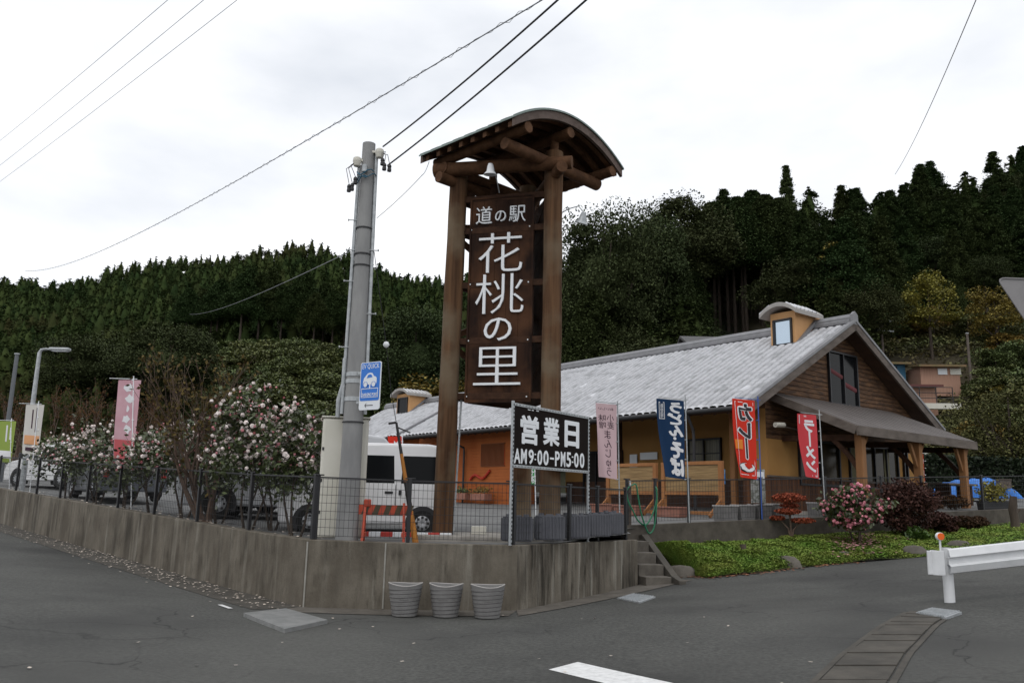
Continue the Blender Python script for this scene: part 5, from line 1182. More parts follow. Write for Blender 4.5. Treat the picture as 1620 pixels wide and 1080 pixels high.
    for s in (-1, 1): mb = MB(); mb.box((xf - .08, s * hw * .78, belt - .28), (.16, hw * .34, .20)); mb.build('headlight', M_LAMPG, r, .03, seg=3)
    mb = MB(); mb.box((xf - .0, 0, belt - .34), (.03, W * .46, .07)); mb.box((xf + .0, 0, .44), (.03, W * .5, .09)); mb.build('grille', M_PLASTIC, r, .01)
    mb = MB(); mb.box((xf + .015, 0, .56), (.02, .33, .165)); mb.build('number_plate', M_YEL, r, .004)
    xr_ = min(p[0] for p in pts); [MB().box((xr_ + .02, s * hw * .85, belt - .2), (.08, .12, .3)).build('tail_light', M_RED, r, .01) for s in (-1, 1)]
    for s in (-1, 1): mb = MB(); mb.box((fb[0] - .28, s * (hw + .10), belt + .12), (.1, .16, .2)); mb.build('mirror', M_PLASTIC, r, .03)
    return r
KEI = [(-1.68, .24), (-1.70, .95), (-1.66, 1.62), (-1.52, 1.83), (-1.2, 1.88), (.65, 1.88), (.90, 1.80), (1.42, 1.06), (1.62, .92), (1.70, .55), (1.66, .22)]
KEIW = [(-.55, .25, 1.06, 1.62, .02), (-1.55, -.68, 1.06, 1.62, .03), (.35, 1.08, 1.06, 1.62, .38)]
rwp = at(670, 845, 16.4); hd_ = math.pi + .10; f_ = np.array([math.cos(hd_), math.sin(hd_)]); l_ = np.array([-f_[1], f_[0]]); c_ = rwp[:2] + f_ * 1.13 - l_ * .66
wv = car('white small van parked behind the concrete pole', (c_[0], c_[1], lot_z(*c_) - .07), hd_, M_VANW, KEI, 1.47, 1.0, (-1.13, 1.05), .27, KEIW)
wv.scale = (.97, .97, .94)
BIG = [(-2.30, .28), (-2.33, 1.05), (-2.25, 1.72), (-2.1, 1.9), (-1.7, 1.95), (.75, 1.95), (1.0, 1.88), (1.65, 1.14), (2.15, 1.0), (2.33, .75), (2.30, .28)]
BIGW = [(-.75, .35, 1.12, 1.68, .02), (-2.1, -.9, 1.12, 1.66, .05), (.45, 1.25, 1.12, 1.68, .42)]
q = at(343, 824, 18.6); hd_ = math.pi + .16; f_ = np.array([math.cos(hd_), math.sin(hd_)]); l_ = np.array([-f_[1], f_[0]]); c_ = q[:2] - f_ * 1.42 - l_ * .78
car('silver van with steel wheels parked behind the bare tree', (c_[0], c_[1], lot_z(*c_)), hd_, M_SILV, BIG, 1.72, 1.08, (-1.4, 1.42), .33, BIGW)
SED = [(-1.95, .25), (-1.98, .85), (-1.85, 1.05), (-1.35, 1.45), (-.9, 1.52), (.1, 1.5), (.35, 1.42), (1.0, .98), (1.8, .86), (1.98, .6), (1.95, .25)]
SEDW = [(-.75, .05, .98, 1.36, .02), (-1.4, -.8, .98, 1.34, .02), (.1, .75, .98, 1.34, .42)]
for lab, px, Y, paint, hd_, pr__, sw, WW, bl in (('dark blue grey car half hidden behind camellias', 178, 23.5, mat('blue_grey_paint', (.13, .14, .16), .3, coat=.5), math.pi - .9, SED, SEDW, 1.66, .95),
                              ('white car at the far left of the car park', 92, 29, M_VANW, math.pi - .5, SED, SEDW, 1.66, .95), ('white hatchback behind the silver van', 470, 21.5, M_VANW, math.pi - .2, KEI, KEIW, 1.5, 1.0)):
    q = at(px, 800, Y); car(lab, (q[0], q[1], lot_z(q[0], q[1])), hd_, paint, pr__, WW, bl, (-1.2, 1.2), .30, sw, name='parked_car', cat='car')
# ---------------------------------------------------------------- plants
def branch_tubes(mb, p, d, L, r, depth, rr, tips, spread=.6, shrink=.72, kids=(2, 3), n=5, up=.15):
    p = Vector(p); d = Vector(d).normalized(); pts = [p]; k = 4
    for i in range(k):
        d = (d + Vector((rr.uniform(-1, 1), rr.uniform(-1, 1), rr.uniform(-.5, 1) + up)) * .16).normalized(); pts.append(pts[-1] + d * L / k)
    mb.tube(pts, [r * (1 - .45 * i / k) for i in range(k + 1)], n, False); tips += pts[2:]
    if depth > 0:
        for _ in range(rr.randint(*kids)):
            a = pts[rr.choice((2, 3, 4, 4))]; dd = (d + Vector((rr.uniform(-1, 1), rr.uniform(-1, 1), rr.uniform(-.3, .9))) * spread).normalized()
            branch_tubes(mb, a, dd, L * shrink * rr.uniform(.75, 1.15), r * .55, depth - 1, rr, tips, spread, shrink, kids, max(3, n - 1), up)
def flower_pts(mb_pts, n, rs, centre, rad):
    v = rs.normal(size=(n, 3)); v /= np.linalg.norm(v, axis=1)[:, None]; return np.array(centre) + v * np.array(rad)
def rosettes(P, size, rs, k=9):
    """each flower: k overlapping petals round a centre"""
    n = len(P); C = np.repeat(P, k, 0); nr = rs.normal(size=(n * k, 3)); nr /= np.linalg.norm(nr, axis=1)[:, None]; sz = np.repeat(size * (.65 + .6 * rs.random(n)), k)
    C = C + nr * (sz * .33)[:, None]; t = rs.normal(size=C.shape); t -= nr * np.sum(t * nr, 1)[:, None]; t /= np.linalg.norm(t, axis=1)[:, None]; b = np.cross(nr, t); s = (sz * .42)[:, None]
    V = np.stack([C - t * s, C - b * s, C + t * s, C + b * s], 1).reshape(-1, 3); return V, np.arange(4 * n * k).reshape(-1, 4)
def flower_bush(name, label, cat, base, H_, R, seed, nleaf, leaf, nflow, fsize, fmats, lmat, stem_h=.35, trunks=3, group=None, low=.3, flow_low=0.0, bare=0.0):
    rs_ = np.random.RandomState(seed); rr = random.Random(seed); r = thing(name, label, cat, base, 0, group); mb = MB(); tips = []
    for k in range(trunks):
        a = 6.28 * k / trunks + rr.random(); branch_tubes(mb, (.06 * math.cos(a), .06 * math.sin(a), -.05), (.25 * math.cos(a), .25 * math.sin(a), 1), H_ * .42, .028, 3, rr, tips, .75, .74)
    mb.build('stems', M_BARK, r)
    # leaf clumps through an uneven volume, with gaps
    nc = 34; cl = []
    while len(cl) < nc:
        p = rs_.uniform(-1, 1, 3)
        if np.linalg.norm(p) < 1 and p[2] > -1 + 2 * low * .8: cl.append(p * (.55 + .45 * rs_.random()) ** .4)
    cl = np.array(cl); w_ = rs_.random(nc) + .3; idx = rs_.choice(nc, nleaf, p=w_ / w_.sum()); cz = H_ * (low + (1 - low) / 2); hz = H_ * (1 - low) / 2
    P = cl[idx] + rs_.normal(size=(nleaf, 3)) * .17; P = P * np.array([R, R, hz]) + np.array([0, 0, cz]); P = P[P[:, 2] > .12]
    V, Q = quads(P, leaf, rs_, .1, 1.8); mesh_arrays('foliage', V, Q, lmat, r)
    fi = rs_.choice(nc, nflow, p=w_ / w_.sum()); FP = cl[fi] + rs_.normal(size=(nflow, 3)) * .20; FP = FP[FP[:, 2] > -1 + flow_low * 2]
    FP = FP / np.maximum(1, np.linalg.norm(FP, axis=1) / 1.12)[:, None]; FP = FP * np.array([R, R, hz]) * 1.05 + np.array([0, 0, cz]); m_ = len(FP) * 2 // 3
    for part, m2, sub, sz in (('blossoms', fmats[0], FP[:m_], fsize), ('buds', fmats[1], FP[m_:], fsize * .7)):
        V, Q = rosettes(sub, sz, rs_); o = mesh_arrays(part, V, Q, m2, r); o['kind'] = 'stuff'
    return r
def bank_base(px, Y, py=830): q = at(px, py, Y); return np.array([q[0], q[1], lot_z(q[0], q[1])])
def behind_wall(px, d):
    Y = 12.8
    while at(px, 830, Y)[0] < xl(Y) + d * 1.4: Y += .05
    return bank_base(px, Y)
camellias = [(392, .75, 2.55, .95, 11, 1500, 95, 'tall camellia full of pale pink flowers in front of the silver van'), (468, .8, 2.35, .78, 12, 1500, 72, 'camellia with pale pink flowers left of the cream cabinet'),
             (345, 1.1, 2.3, .75, 13, 1000, 60, 'thin camellia with pale pink flowers touching the bare tree'), (150, .9, 2.1, 1.0, 14, 1100, 55, 'camellia with pale pink flowers left of the tall pink banner'),
             (238, .8, 1.9, .85, 15, 1000, 50, 'low camellia between the pink banner and the bare tree'), (100, .9, 1.8, 1.0, 16, 900, 40, 'farthest camellia near the white banner'), (290, .9, 2.1, .85, 18, 900, 45, 'camellia with pale pink flowers just behind the bare tree trunk'), (430, 1.3, 2.5, .85, 19, 1300, 80, 'camellia with pale pink flowers between the tall one and the cabinet'), (196, .8, 1.7, .8, 17, 900, 40, 'low camellia at the foot of the tall pink banner')]
for px, Y, H_, R, sd_, nl_, nf_, lab in camellias:
    flower_bush('camellia_bush', lab, 'shrub', behind_wall(px, Y), H_, R, sd_, int(nl_ * 1.6), .060, int(nf_ * 5.0), .076, (P_PINK, P_DEEP), L_CAM, group='camellias along the left fence', low=.2, flow_low=.36)
flower_bush('camellia_bush', 'round camellia with rose pink flowers on the grass bank', 'shrub', bank_at(1356, .5), 1.30, .66, 31, 2600, .07, 480, .075, (P_ROSE, P_DEEP), L_CAM, low=.2, trunks=3)
# bare reddish tree in front of the silver van
def bare_tree(name, label, base, H_, seed, lean=(0, 0), nleaf=300, lm=L_BROWN, depth=5, r0=.05, group=None, trunks=2, spread=.55):
    rr = random.Random(seed); r = thing(name, label, 'tree', base, 0, group); mb = MB(); tips = []
    for k in range(trunks): branch_tubes(mb, (.05 * k, 0, -.05), (lean[0] + rr.uniform(-.3, .3), lean[1] + rr.uniform(-.2, .2), 1), H_ * .36, r0, depth, rr, tips, spread, .78, (2, 3), 6, .3)
    mb.build('branches', M_TWIG, r); rs_ = np.random.RandomState(seed); T = np.array([tuple(t) for t in tips]); P = T[rs_.choice(len(T), nleaf)] + rs_.normal(size=(nleaf, 3)) * .06; P = P[P[:, 2] > .5]
    V, Q = quads(P, .055, rs_, 0, 1.9); mesh_arrays('leaves', V, Q, lm, r); return r
bare_tree('bare_tree', 'nearly leafless brown tree leaning left beside the silver van', behind_wall(318, .5), 3.0, 3, (-.30, .0), 900, mat('dull_olive_leaves', (.095, .070, .025), .8, island=1.0, spec=.1), 5, .065, None, 4, .62)
def blob_bush(name, label, base, rad, seed, n, leaf, lm, cat='shrub', group=None, clumps=26, trunk=0, flat=0.1, tr=.03):
    rs_ = np.random.RandomState(seed); r = thing(name, label, cat, base, 0, group); rad = np.array(rad); c = []
    while len(c) < clumps:
        p = rs_.uniform(-1, 1, 3)
        if .35 < np.linalg.norm(p) < 1: c.append(p)
    c = np.array(c); i = rs_.choice(clumps, n); v = rs_.normal(size=(n, 3)); v /= np.linalg.norm(v, axis=1)[:, None]; P = c[i] * .72 + v * .34 * rs_.random((n, 1)) ** .4; P = P * rad + np.array([0, 0, rad[2] + trunk]); P = P[P[:, 2] > .02]
    V, Q = quads(P, leaf, rs_, flat, 1.7); mesh_arrays('foliage', V, Q, lm, r); mb = MB(); tips = []; rr = random.Random(seed)
    for k in range(4): branch_tubes(mb, (0, 0, -.05), (rr.uniform(-.5, .5) * rad[0], rr.uniform(-.5, .5) * rad[1], 1), (trunk + rad[2]) * .7, tr, 2, rr, tips, .7)
    mb.build('stems', M_BARK, r); return r
blob_bush('burgundy_shrub', 'large dark burgundy shrub beside the rose pink camellia', bank_at(1438, .62), (.95, .85, .68), 41, 9000, .05, L_BURG, clumps=40)
blob_bush('burgundy_shrub', 'low dark burgundy shrub spreading right of the large one', bank_at(1492, .74), (.6, .5, .28), 42, 3600, .05, L_BURG)
blob_bush('burgundy_shrub', 'low brownish shrub at the right end of the burgundy shrubs', bank_at(1535, .86), (.5, .4, .20), 43, 2600, .05, mat('brown_shrub_leaves', (.045, .024, .012), .8, island=1.0, spec=.2))
blob_bush('leafy_plant', 'small bright green leafy plant at the foot of the large burgundy shrub', bank_at(1452, .42), (.25, .2, .16), 44, 260, .10, mat('fresh_leaves', (.06, .11, .02), .5, island=.8))
# red trimmed shrub: flat cushions on a stem
b_ = bank_at(1252, .86); rt_ = thing('trimmed_shrub', 'small red leaved shrub trimmed into flat cushions above the bank', 'shrub', b_); mb = MB(); rs_ = np.random.RandomState(8)
cush = [(-.02, 0, .92, .40, .11), (-.06, -.05, .62, .30, .07), (.27, 0, .42, .28, .06), (-.30, 0, .47, .18, .05), (.02, .1, .75, .22, .05)]
for x, y, z, rw, rh in cush: mb.tube([(0, 0, -.05), (x * .2, y * .2, z * .5), (x * .8, y, z - .04)], [.025, .018, .01], 6)
mb.build('stems', M_TWIG, rt_)
for x, y, z, rw, rh in cush:
    n = int(2600 * rw); v = rs_.normal(size=(n, 3)); v /= np.linalg.norm(v, axis=1)[:, None]; P = v * rs_.random((n, 1)) ** .3 * np.array([rw, rw * .8, rh]) + np.array([x, y, z]); V, Q = quads(P, .035, rs_, .1, 1.8); mesh_arrays('cushion', V, Q, L_RED, rt_)
# things at the right of the porch
q = bank_base(1575, 24.2, 812); pp = thing('potted_shrub', 'yellowish shrub in a dark pot behind the fence near the blue tarp', 'potted plant', q); MB().prism([(-.42, 0), (.42, 0), (.46, .26), (-.46, .26)], (0, -.15, 0), (1, 0, 0), (0, 0, 1), (0, 1, 0), .3).build('pot', M_PLASTIC, pp, .02)
pts = np.random.RandomState(2).normal(size=(900, 3)) * np.array([.17, .15, .14]) + np.array([-.05, 0, .48]); V, Q = quads(pts[pts[:, 2] > .2], .06, rs); mesh_arrays('foliage', V, Q, L_YEL, pp)
blob_bush('dry_bush', 'small dry brown bush beside the porch edge behind the fence', bank_base(1512, 24.6, 808), (.42, .35, .24), 46, 900, .05, L_BROWN)
blob_bush('dry_bush', 'low tan bush by the fence foot under the bench', bank_base(1470, 23.5, 815), (.5, .35, .14), 47, 700, .05, L_BROWN)
b_ = bank_at(1607, .62); sm_ = MB(); sm_.tube([(0, 0, -.1), (.01, .02, .25), (-.03, 0, .5), (.02, .01, .82)], [.12, .10, .105, .085], 12); sm_.tube([(0, 0, .35), (.16, .02, .5)], [.05, .03], 8); o = sm_.build('tree_stump', M_BARK, None, 0, 50); o.location = b_; tag(o, 'cut grey tree stump on the right part of the grass bank', 'tree stump')
o = MB().tube([(0, 0, -.05), (0, .01, .16)], [.07, .06], 10).build('tree_stump', M_BARK, None, 0, 50); o.location = bank_at(1176, .5); tag(o, 'tiny pale cut stump in the ground cover left of the red shrub', 'tree stump')
# blue tarp heap
tz = at(1542, 805, 31.5); tz[2] = lot_z(tz[0], tz[1]) + .12; n = 36; m_ = 22; V = []; rs_ = np.random.RandomState(6); ph = rs_.uniform(0, 6, 8)
for j in range(m_ + 1):
    for i in range(n + 1):
        x = -1.45 + 2.9 * i / n; y = -.75 + 1.5 * j / m_; e = max(0, 1 - (x / 1.42) ** 4) ** .5 * max(0, 1 - (y / .74) ** 4) ** .5; h = .60 + .08 * math.sin(1.9 * x + 1) + .05 * math.sin(5 * x + 2 * y + ph[0]) + .03 * math.sin(11 * x - 6 * y + ph[1]) + .02 * math.sin(17 * x + 13 * y); V.append((x, y, h * e))
Q = [(j * (n + 1) + i, j * (n + 1) + i + 1, (j + 1) * (n + 1) + i + 1, (j + 1) * (n + 1) + i) for j in range(m_) for i in range(n)]
o = mesh_arrays('tarp_heap', V, Q, M_TARP, None, True); o.location = tz; tag(o, 'heap covered by a bright blue tarpaulin behind the right porch post', 'tarp')
q = at(1566, 772, 31.6); bx = MB(); bx.box((0, 0, .15), (.4, .3, .3)); bx.box((0, 0, .31), (.44, .34, .04)); o = bx.build('wooden_crate', M_FASCIA, None, .01); o.location = (q[0], q[1] - .9, q[2] - .02); tag(o, 'small weathered box on top of the blue tarpaulin heap', 'box')
q = at(1512, 815, 27.5); q[2] = lot_z(q[0], q[1]); be = thing('picnic_table', 'low dark picnic table between the porch posts and the tarpaulin', 'table', q, .5); MB().box((0, 0, .68), (1.5, .7, .06)).build('top', M_FASCIA, be, .01)
for x in (-.55, .55): MB().box((x, 0, .32), (.09, .5, .66)).build('leg', M_DARKW, be)
# trimmed hedge
hg = at(1500, 770, 34); hz = lot_z(hg[0], hg[1]); n = 26000; rs_ = np.random.RandomState(4); P = rs_.uniform(0, 1, (n, 3)); f = rs_.randint(0, 3, n); P[f == 0, 1] *= .12; P[f == 1, 2] = 1 - P[f == 1, 2] * .1
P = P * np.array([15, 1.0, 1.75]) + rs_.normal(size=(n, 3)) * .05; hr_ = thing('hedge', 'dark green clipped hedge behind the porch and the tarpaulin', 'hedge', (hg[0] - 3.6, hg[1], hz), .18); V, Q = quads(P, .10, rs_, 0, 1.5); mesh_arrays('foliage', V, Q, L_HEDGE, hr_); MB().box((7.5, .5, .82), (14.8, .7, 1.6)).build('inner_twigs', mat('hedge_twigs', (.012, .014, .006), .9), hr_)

# ---------------------------------------------------------------- hills
SIL = [(-400, 410), (-200, 415), (0, 424), (60, 446), (165, 446), (250, 424), (330, 410), (400, 404), (470, 390), (520, 386), (560, 398), (640, 428), (700, 444), (760, 425), (830, 395), (900, 370), (960, 352), (1040, 338), (1150, 338), (1300, 318), (1400, 292), (1500, 256), (1620, 243), (1800, 225), (2100, 215)]
def interp(x, T): 
    return float(np.interp(x, [t[0] for t in T], [t[1] for t in T]))
def px_of(X, Y): return CX + F_PX * X / (Y * math.cos(PITCH) + .15 * Y)     # rough column of a far point
def ridgeY(px): return interp(px, [(-400, 250), (640, 250), (760, 180), (900, 105), (1300, 100), (1620, 105), (2100, 110)])
def baseY(px): return interp(px, [(-400, 62), (600, 66), (760, 58), (900, 47), (1100, 45), (1400, 42), (1620, 40), (2100, 38)])
def treeH(px): return interp(px, [(600, 5), (760, 6), (900, 7.5), (1200, 6), (1450, 7), (1620, 9), (2000, 9)])
def hill_z(X, Y):
    px = px_of(X, Y); px = max(-600, min(px, 2300)); r, b = ridgeY(px), baseY(px); zr = at(px, interp(px, SIL), r)[2] - treeH(px)
    zb_ = lot_z(max(-30, min(X, 30)), min(b, 60)) - .5
    if Y <= b: return zb_ - (b - Y) * .3
    f = (Y - b) / (r - b)
    if px < 760: g = f ** 1.15
    else: g = (.75 * f + .25 * f * f) if px < 1150 else (.82 * f + .18 * f * f)
    if f > 1: return zr - (f - 1) * (zr - zb_) * .5 + 0
    return zb_ + (zr - zb_) * g + .8 * math.sin(X * .13 + 1) * math.sin(Y * .17) * min(1, f * 3)
us2 = np.linspace(-1.15, 1.25, 130); rr2 = np.concatenate([np.linspace(0, 1.25, 46)]); V = []; Q = []
for t in us2:
    px = CX + F_PX * t / (math.cos(PITCH) + .15); pxc = max(-600, min(px, 2300)); b, r = baseY(pxc), ridgeY(pxc)
    for f in rr2: Y = b - 4 + (r - b + 4) * f; V.append((t * Y, Y, hill_z(t * Y, Y)))
m2 = len(rr2)
for i in range(len(us2) - 1):
    for j in range(m2 - 1): Q.append((i * m2 + j, (i + 1) * m2 + j, (i + 1) * m2 + j + 1, i * m2 + j + 1))
o = mesh_arrays('hill', V, Q, M_HILL, None, True); o['kind'] = 'structure'

def hill_hit(px, py, Y0=39):
    v = ray(px, py); Y = Y0
    while Y < 300:
        P = CAM + v * Y / v[1]
        if P[2] <= hill_z(P[0], Y): return P
        Y += .4
    return CAM + v * 60 / v[1]
# ---------------------------------------------------------------- trees on the hills: a few kinds, each copied
def core(h0, h1, r, rs_, n=11, rings=9, taper=.8):
    V = []; Q = []
    for j in range(rings + 1):
        t = j / rings; rr_ = r * max(.02, (1 - t)) ** taper * min(1, .5 + t * 5)
        for k in range(n): a = 2 * math.pi * k / n + j * .3; q = rr_ * (.78 + .44 * rs_.random()); V.append((q * math.cos(a), q * math.sin(a), h0 + (h1 - h0) * (t + (rs_.random() - .5) * .06)))
    for j in range(rings):
        for k in range(n): Q.append((j * n + k, j * n + (k + 1) % n, (j + 1) * n + (k + 1) % n, (j + 1) * n + k))
    return np.array(V), np.array(Q)
def join(*parts):
    Vs, Qs, off = [], [], 0
    for V, Q in parts: Vs.append(V); Qs.append(np.asarray(Q) + off); off += len(V)
    return np.concatenate(Vs), np.concatenate(Qs)
def ball(c, r, rs_, n=9, m_=6):
    V = []; Q = []
    for j in range(m_ + 1):
        p = math.pi * j / m_
        for k in range(n): a = 2 * math.pi * k / n; q = r * (.88 + .24 * rs_.random()); V.append((c[0] + q[0] * math.sin(p) * math.cos(a), c[1] + q[1] * math.sin(p) * math.sin(a), c[2] + q[2] * math.cos(p)))
    for j in range(m_):
        for k in range(n): Q.append((j * n + k, (j + 1) * n + k, (j + 1) * n + (k + 1) % n, j * n + (k + 1) % n))
    return np.array(V), np.array(Q)
def cedar_geo(h, r, n, seed, leaf, bare=.12, lumps=30, pw=.85, tip=1.0, cr=.5):
    rs_ = np.random.RandomState(seed); P = []; nb_ = lumps; z = bare * h + (1 - bare) * h * (rs_.random(nb_) ** 1.05); az = rs_.uniform(0, 6.28, nb_); t = (z - bare * h) / (h * (1 - bare)); L = r * (1 - t) ** pw * rs_.uniform(.65, 1.15, nb_) + .12 * r
    k = max(4, n // nb_)
    for i in range(nb_):
        f = rs_.random(k) ** .55; P.append(np.stack([np.cos(az[i]) * L[i] * f, np.sin(az[i]) * L[i] * f, z[i] - .30 * L[i] * f ** 2 + .12 * L[i]], 1) + rs_.normal(size=(k, 3)) * np.array([.17, .17, .12]) * (L[i] * .6 + .25 * r * (1 - t[i])))
    k2 = max(2, int(n / 14 * tip)); zz = h * (1 - rs_.random(k2) ** 2 * .35) - h * .06 * (1 - tip); P.append(np.stack([rs_.normal(size=k2) * .06 * r * (1 + (h - zz) / h * 6), rs_.normal(size=k2) * .06 * r * (1 + (h - zz) / h * 6), zz], 1))
    return join(quads(np.concatenate(P), leaf, rs_, .35, 1.9), core(bare * h, h * .95, r * cr, rs_, taper=pw))
def oak_geo(h, r, n, seed, leaf, clumps=34, low=.25):
    rs_ = np.random.RandomState(seed); c = []
    while len(c) < clumps:
        p = rs_.uniform(-1, 1, 3)
        if .45 < np.linalg.norm(p) < 1 and p[2] > -.8: c.append(p)
    c = np.array(c); i = rs_.choice(clumps, n); v = rs_.normal(size=(n, 3)); v[:, 2] = np.abs(v[:, 2]) * .9 - .25; v /= np.linalg.norm(v, axis=1)[:, None]
    P = c[i] * .78 + v * (.17 + .13 * (i % 3))[:, None] * rs_.random((n, 1)) ** .3; hz_ = h * (1 - low) / 2; P = P * np.array([r, r, hz_]) + np.array([0, 0, h - hz_ * 1.0]); sc3 = np.array([r, r, hz_]); return join(quads(P, leaf, rs_, .35, 1.6), *([ball(np.array([0, 0, h - hz_]), sc3 * .38, rs_)] if n > 15000 else []))
def tree_proto(name, V, Q, lm, h, tr, limbs=0, seed=0):
    t = thing(name, '', 'tree', (0, 0, -500)); mesh_arrays('crown', V, Q, lm, t); mb = MB(); rr = random.Random(seed); mb.tube([(0, 0, -1), (.05, 0, h * .35), (0, .05, h * .9)], [tr, tr * .8, tr * .2], 8)
    for k in range(limbs): a = rr.uniform(0, 6.28); z = h * rr.uniform(.3, .55); mb.tube([(0, 0, z), (math.cos(a) * h * .14, math.sin(a) * h * .14, z + h * .14), (math.cos(a) * h * .24, math.sin(a) * h * .24, z + h * .3)], [tr * .5, tr * .35, tr * .1], 5)
    mb.build('trunk', M_BARK, t); return t
ced = [tree_proto('cedar_tree', *cedar_geo(13, 3.3, 42000, 50 + k, .115, (.10, .28, .55, .12)[k], 150, (.9, .75, .8, 1.0)[k], 1, .40), L_CEDAR, 13, .2, seed=k) for k in range(4)]
oaks = [tree_proto('broadleaf_tree', *oak_geo(9, 4.2, 42000, 60 + k, .105, 64), L_OAK, 9, .22, 7, k) for k in range(3)]
yels = [tree_proto('autumn_tree', *oak_geo(6, 2.6, 9000, 70 + k, .11, 26), L_YEL, 6, .13, 6, k) for k in range(2)]
airy = tree_proto('broadleaf_tree', *oak_geo(7, 3.0, 9000, 77, .10, 40, .2), mat('olive_leaves', (.095, .095, .036), .8, island=1.0, spec=.1), 7, .13, 9, 5)
bsh = [tree_proto('hillside_shrub', *oak_geo(2.3, 1.7, 5000, 80 + k, .09, 20, .1), (L_SHRUB, L_YEL, L_SHRUB)[k], 2.0, .06, 3, k) for k in range(3)]
used = set()
def plant(proto, X, Y, s, label, group=None, z=None, sz=None):
    o = proto if proto.name not in used else copy_tree(proto); used.add(proto.name); used.add(o.name)
    o.location = (X, Y, (hill_z(X, Y) if z is None else z) - .1); o.scale = (s, s, s * (sz or 1)); o.rotation_euler = (0, 0, rnd.uniform(0, 6.28)); o['label'] = label
    if group: o['group'] = group
    return o
def hx(px, Y): return (px - CX) / F_PX * Y * (math.cos(PITCH) + .12)
# landmark trees
def mark(proto, h0, px, Y, py_top, label, wide=1.0):
    X = at(px, py_top, Y)[0]; z0 = hill_z(X, Y); h = at(px, py_top, Y)[2] - z0; s = h / h0; o = plant(proto, X, Y, s, label); o.scale = (s * wide, s * wide, s); return o
mark(oaks[0], 9, 955, 60, 322, 'big rounded broadleaf tree just right of the wooden tower', .62)
mark(oaks[1], 9, 1075, 74, 303, 'wide domed broadleaf tree on the ridge between the tower and the spiky conifer', .85)
mark(oaks[2], 9, 1015, 66, 330, 'broadleaf tree squeezed between the two big domed ones', .6)
mark(ced[3], 13, 1243, 80, 262, 'tall spiky conifer standing clear above the ridge', .55)
mark(yels[0], 6, 1320, 70, 388, 'golden autumn tree among the dark cedars above the shop roof', .8)
mark(yels[1], 6, 1570, 60, 448, 'yellow brown autumn tree near the grey road sign', .9)
mark(yels[0], 6, 1465, 62, 432, 'orange tinted autumn tree above the hillside clearing', .9)
mark(yels[1], 6, 700, 62, 585, 'yellowing tree behind the left tower post', 1.2)
mark(oaks[0], 9, 660, 70, 480, 'pale green domed broadleaf tree left of the tower post', .8)
mark(oaks[1], 9, 275, 75, 505, 'rounded olive green broadleaf tree above the bare tree', .9)
mark(oaks[2], 9, 150, 80, 520, 'dark rounded broadleaf tree behind the street lamp', 1.0)
# the forest on the right hill: the largest ones one by one
cnt = 0; lab = {0: ('dark green cedar in the forest on the right hillside', 'cedars on the right hillside'), 1: ('dark rounded broadleaf tree in the forest on the right hillside', 'broadleaf trees on the right hillside')}
rg = random.Random(21)
YST = hill_hit(1155, 528)[1]     # foot of the dark bare trunked stand above the shop roof
def in_stand(p, Y): return 1085 < p < 1222 and Y < YST + 3
for row in range(9):
    Yf = row / 8
    for px in np.arange(770, 1760, 46):
        p = px + rg.uniform(-20, 20); b, r = baseY(p), ridgeY(p); Y = b + 3 + (r - b - 6) * (.02 + .93 * Yf) + rg.uniform(-2.5, 2.5)
        if p > 1350 and Yf < .42: continue
        if p > 1215 and Yf < .22: continue
        if in_stand(p, Y): continue
        X = hx(p, Y); hs_ = 1.0
        if 905 < p < 1110 and Yf > .7: continue
        if Yf > .85: Y = b + 3 + (r - b - 6) * rg.uniform(.80, .97)
        k = 0 if rg.random() < (.55 if p < 1200 else .75) else 1
        if k == 0: plant(ced[rg.choice((1, 2, 2)) if Yf < .25 else rg.choice((0, 3, 1))], X, Y, rg.uniform(.62, .92), *lab[0])
        else: plant(rg.choice(oaks), X, Y, rg.uniform(.6, .95), *lab[1])
        cnt += 1
for k in range(20):
    px = 1096 + 6 * k + rg.uniform(-2, 2); Y = YST + rg.uniform(-1, 6) - (px - 1155) * .02; plant(ced[2], hx(px, Y), Y, rg.uniform(.8, 1.05), 'tall bare trunked cedar in the dark stand behind the shop roof', 'bare trunked cedars behind the shop roof')
for px in np.arange(335, 590, 15): Y = 124 + rg.uniform(-3, 4); plant(ced[2], hx(px + rg.uniform(-5, 5), Y), Y, rg.uniform(.85, 1.1), 'bare trunked cedar at the lower forest edge on the left hill', 'bare trunked cedars at the left forest edge')
# shrubby clearing right of the shop
for k in range(120):
    p = rg.uniform(1375, 1760); Y = rg.uniform(43, 68); X = hx(p, Y)
    q_ = project((X, Y, hill_z(X, Y) + 1.6))
    if 1380 < q_[0] < 1550 and 520 < q_[1] < 660: continue
    j = rg.choice((0, 0, 1, 2)); plant(bsh[j], X, Y, rg.uniform(.55, 1.35), ('yellow tinted shrub on the clearing behind the porch' if j == 1 else 'green shrub on the clearing behind the porch'), 'shrubs on the hillside clearing' if j != 1 else 'yellow shrubs on the hillside clearing')
for px, Y, py, w_ in ((1590, 37, 598, .9), (1540, 39, 622, .7), (1680, 36, 590, .9)): mark(airy, 7, px, Y, py, ['leafy dark tree behind the hedge, just inside the right edge', 'slender dark tree behind the hedge beside the porch end', 'dark tree behind the hedge beyond the right edge'][(1590, 1540, 1680).index(px)], w_)
for k in range(90):
    p = rg.uniform(315, 610); Y = rg.uniform(78, 122); j = rg.choice((0, 2)); plant(bsh[j], hx(p, Y), Y, rg.uniform(1.3, 2.6), 'green bush on the slope below the bare trunked cedars of the left hill', 'bushes below the left forest edge')
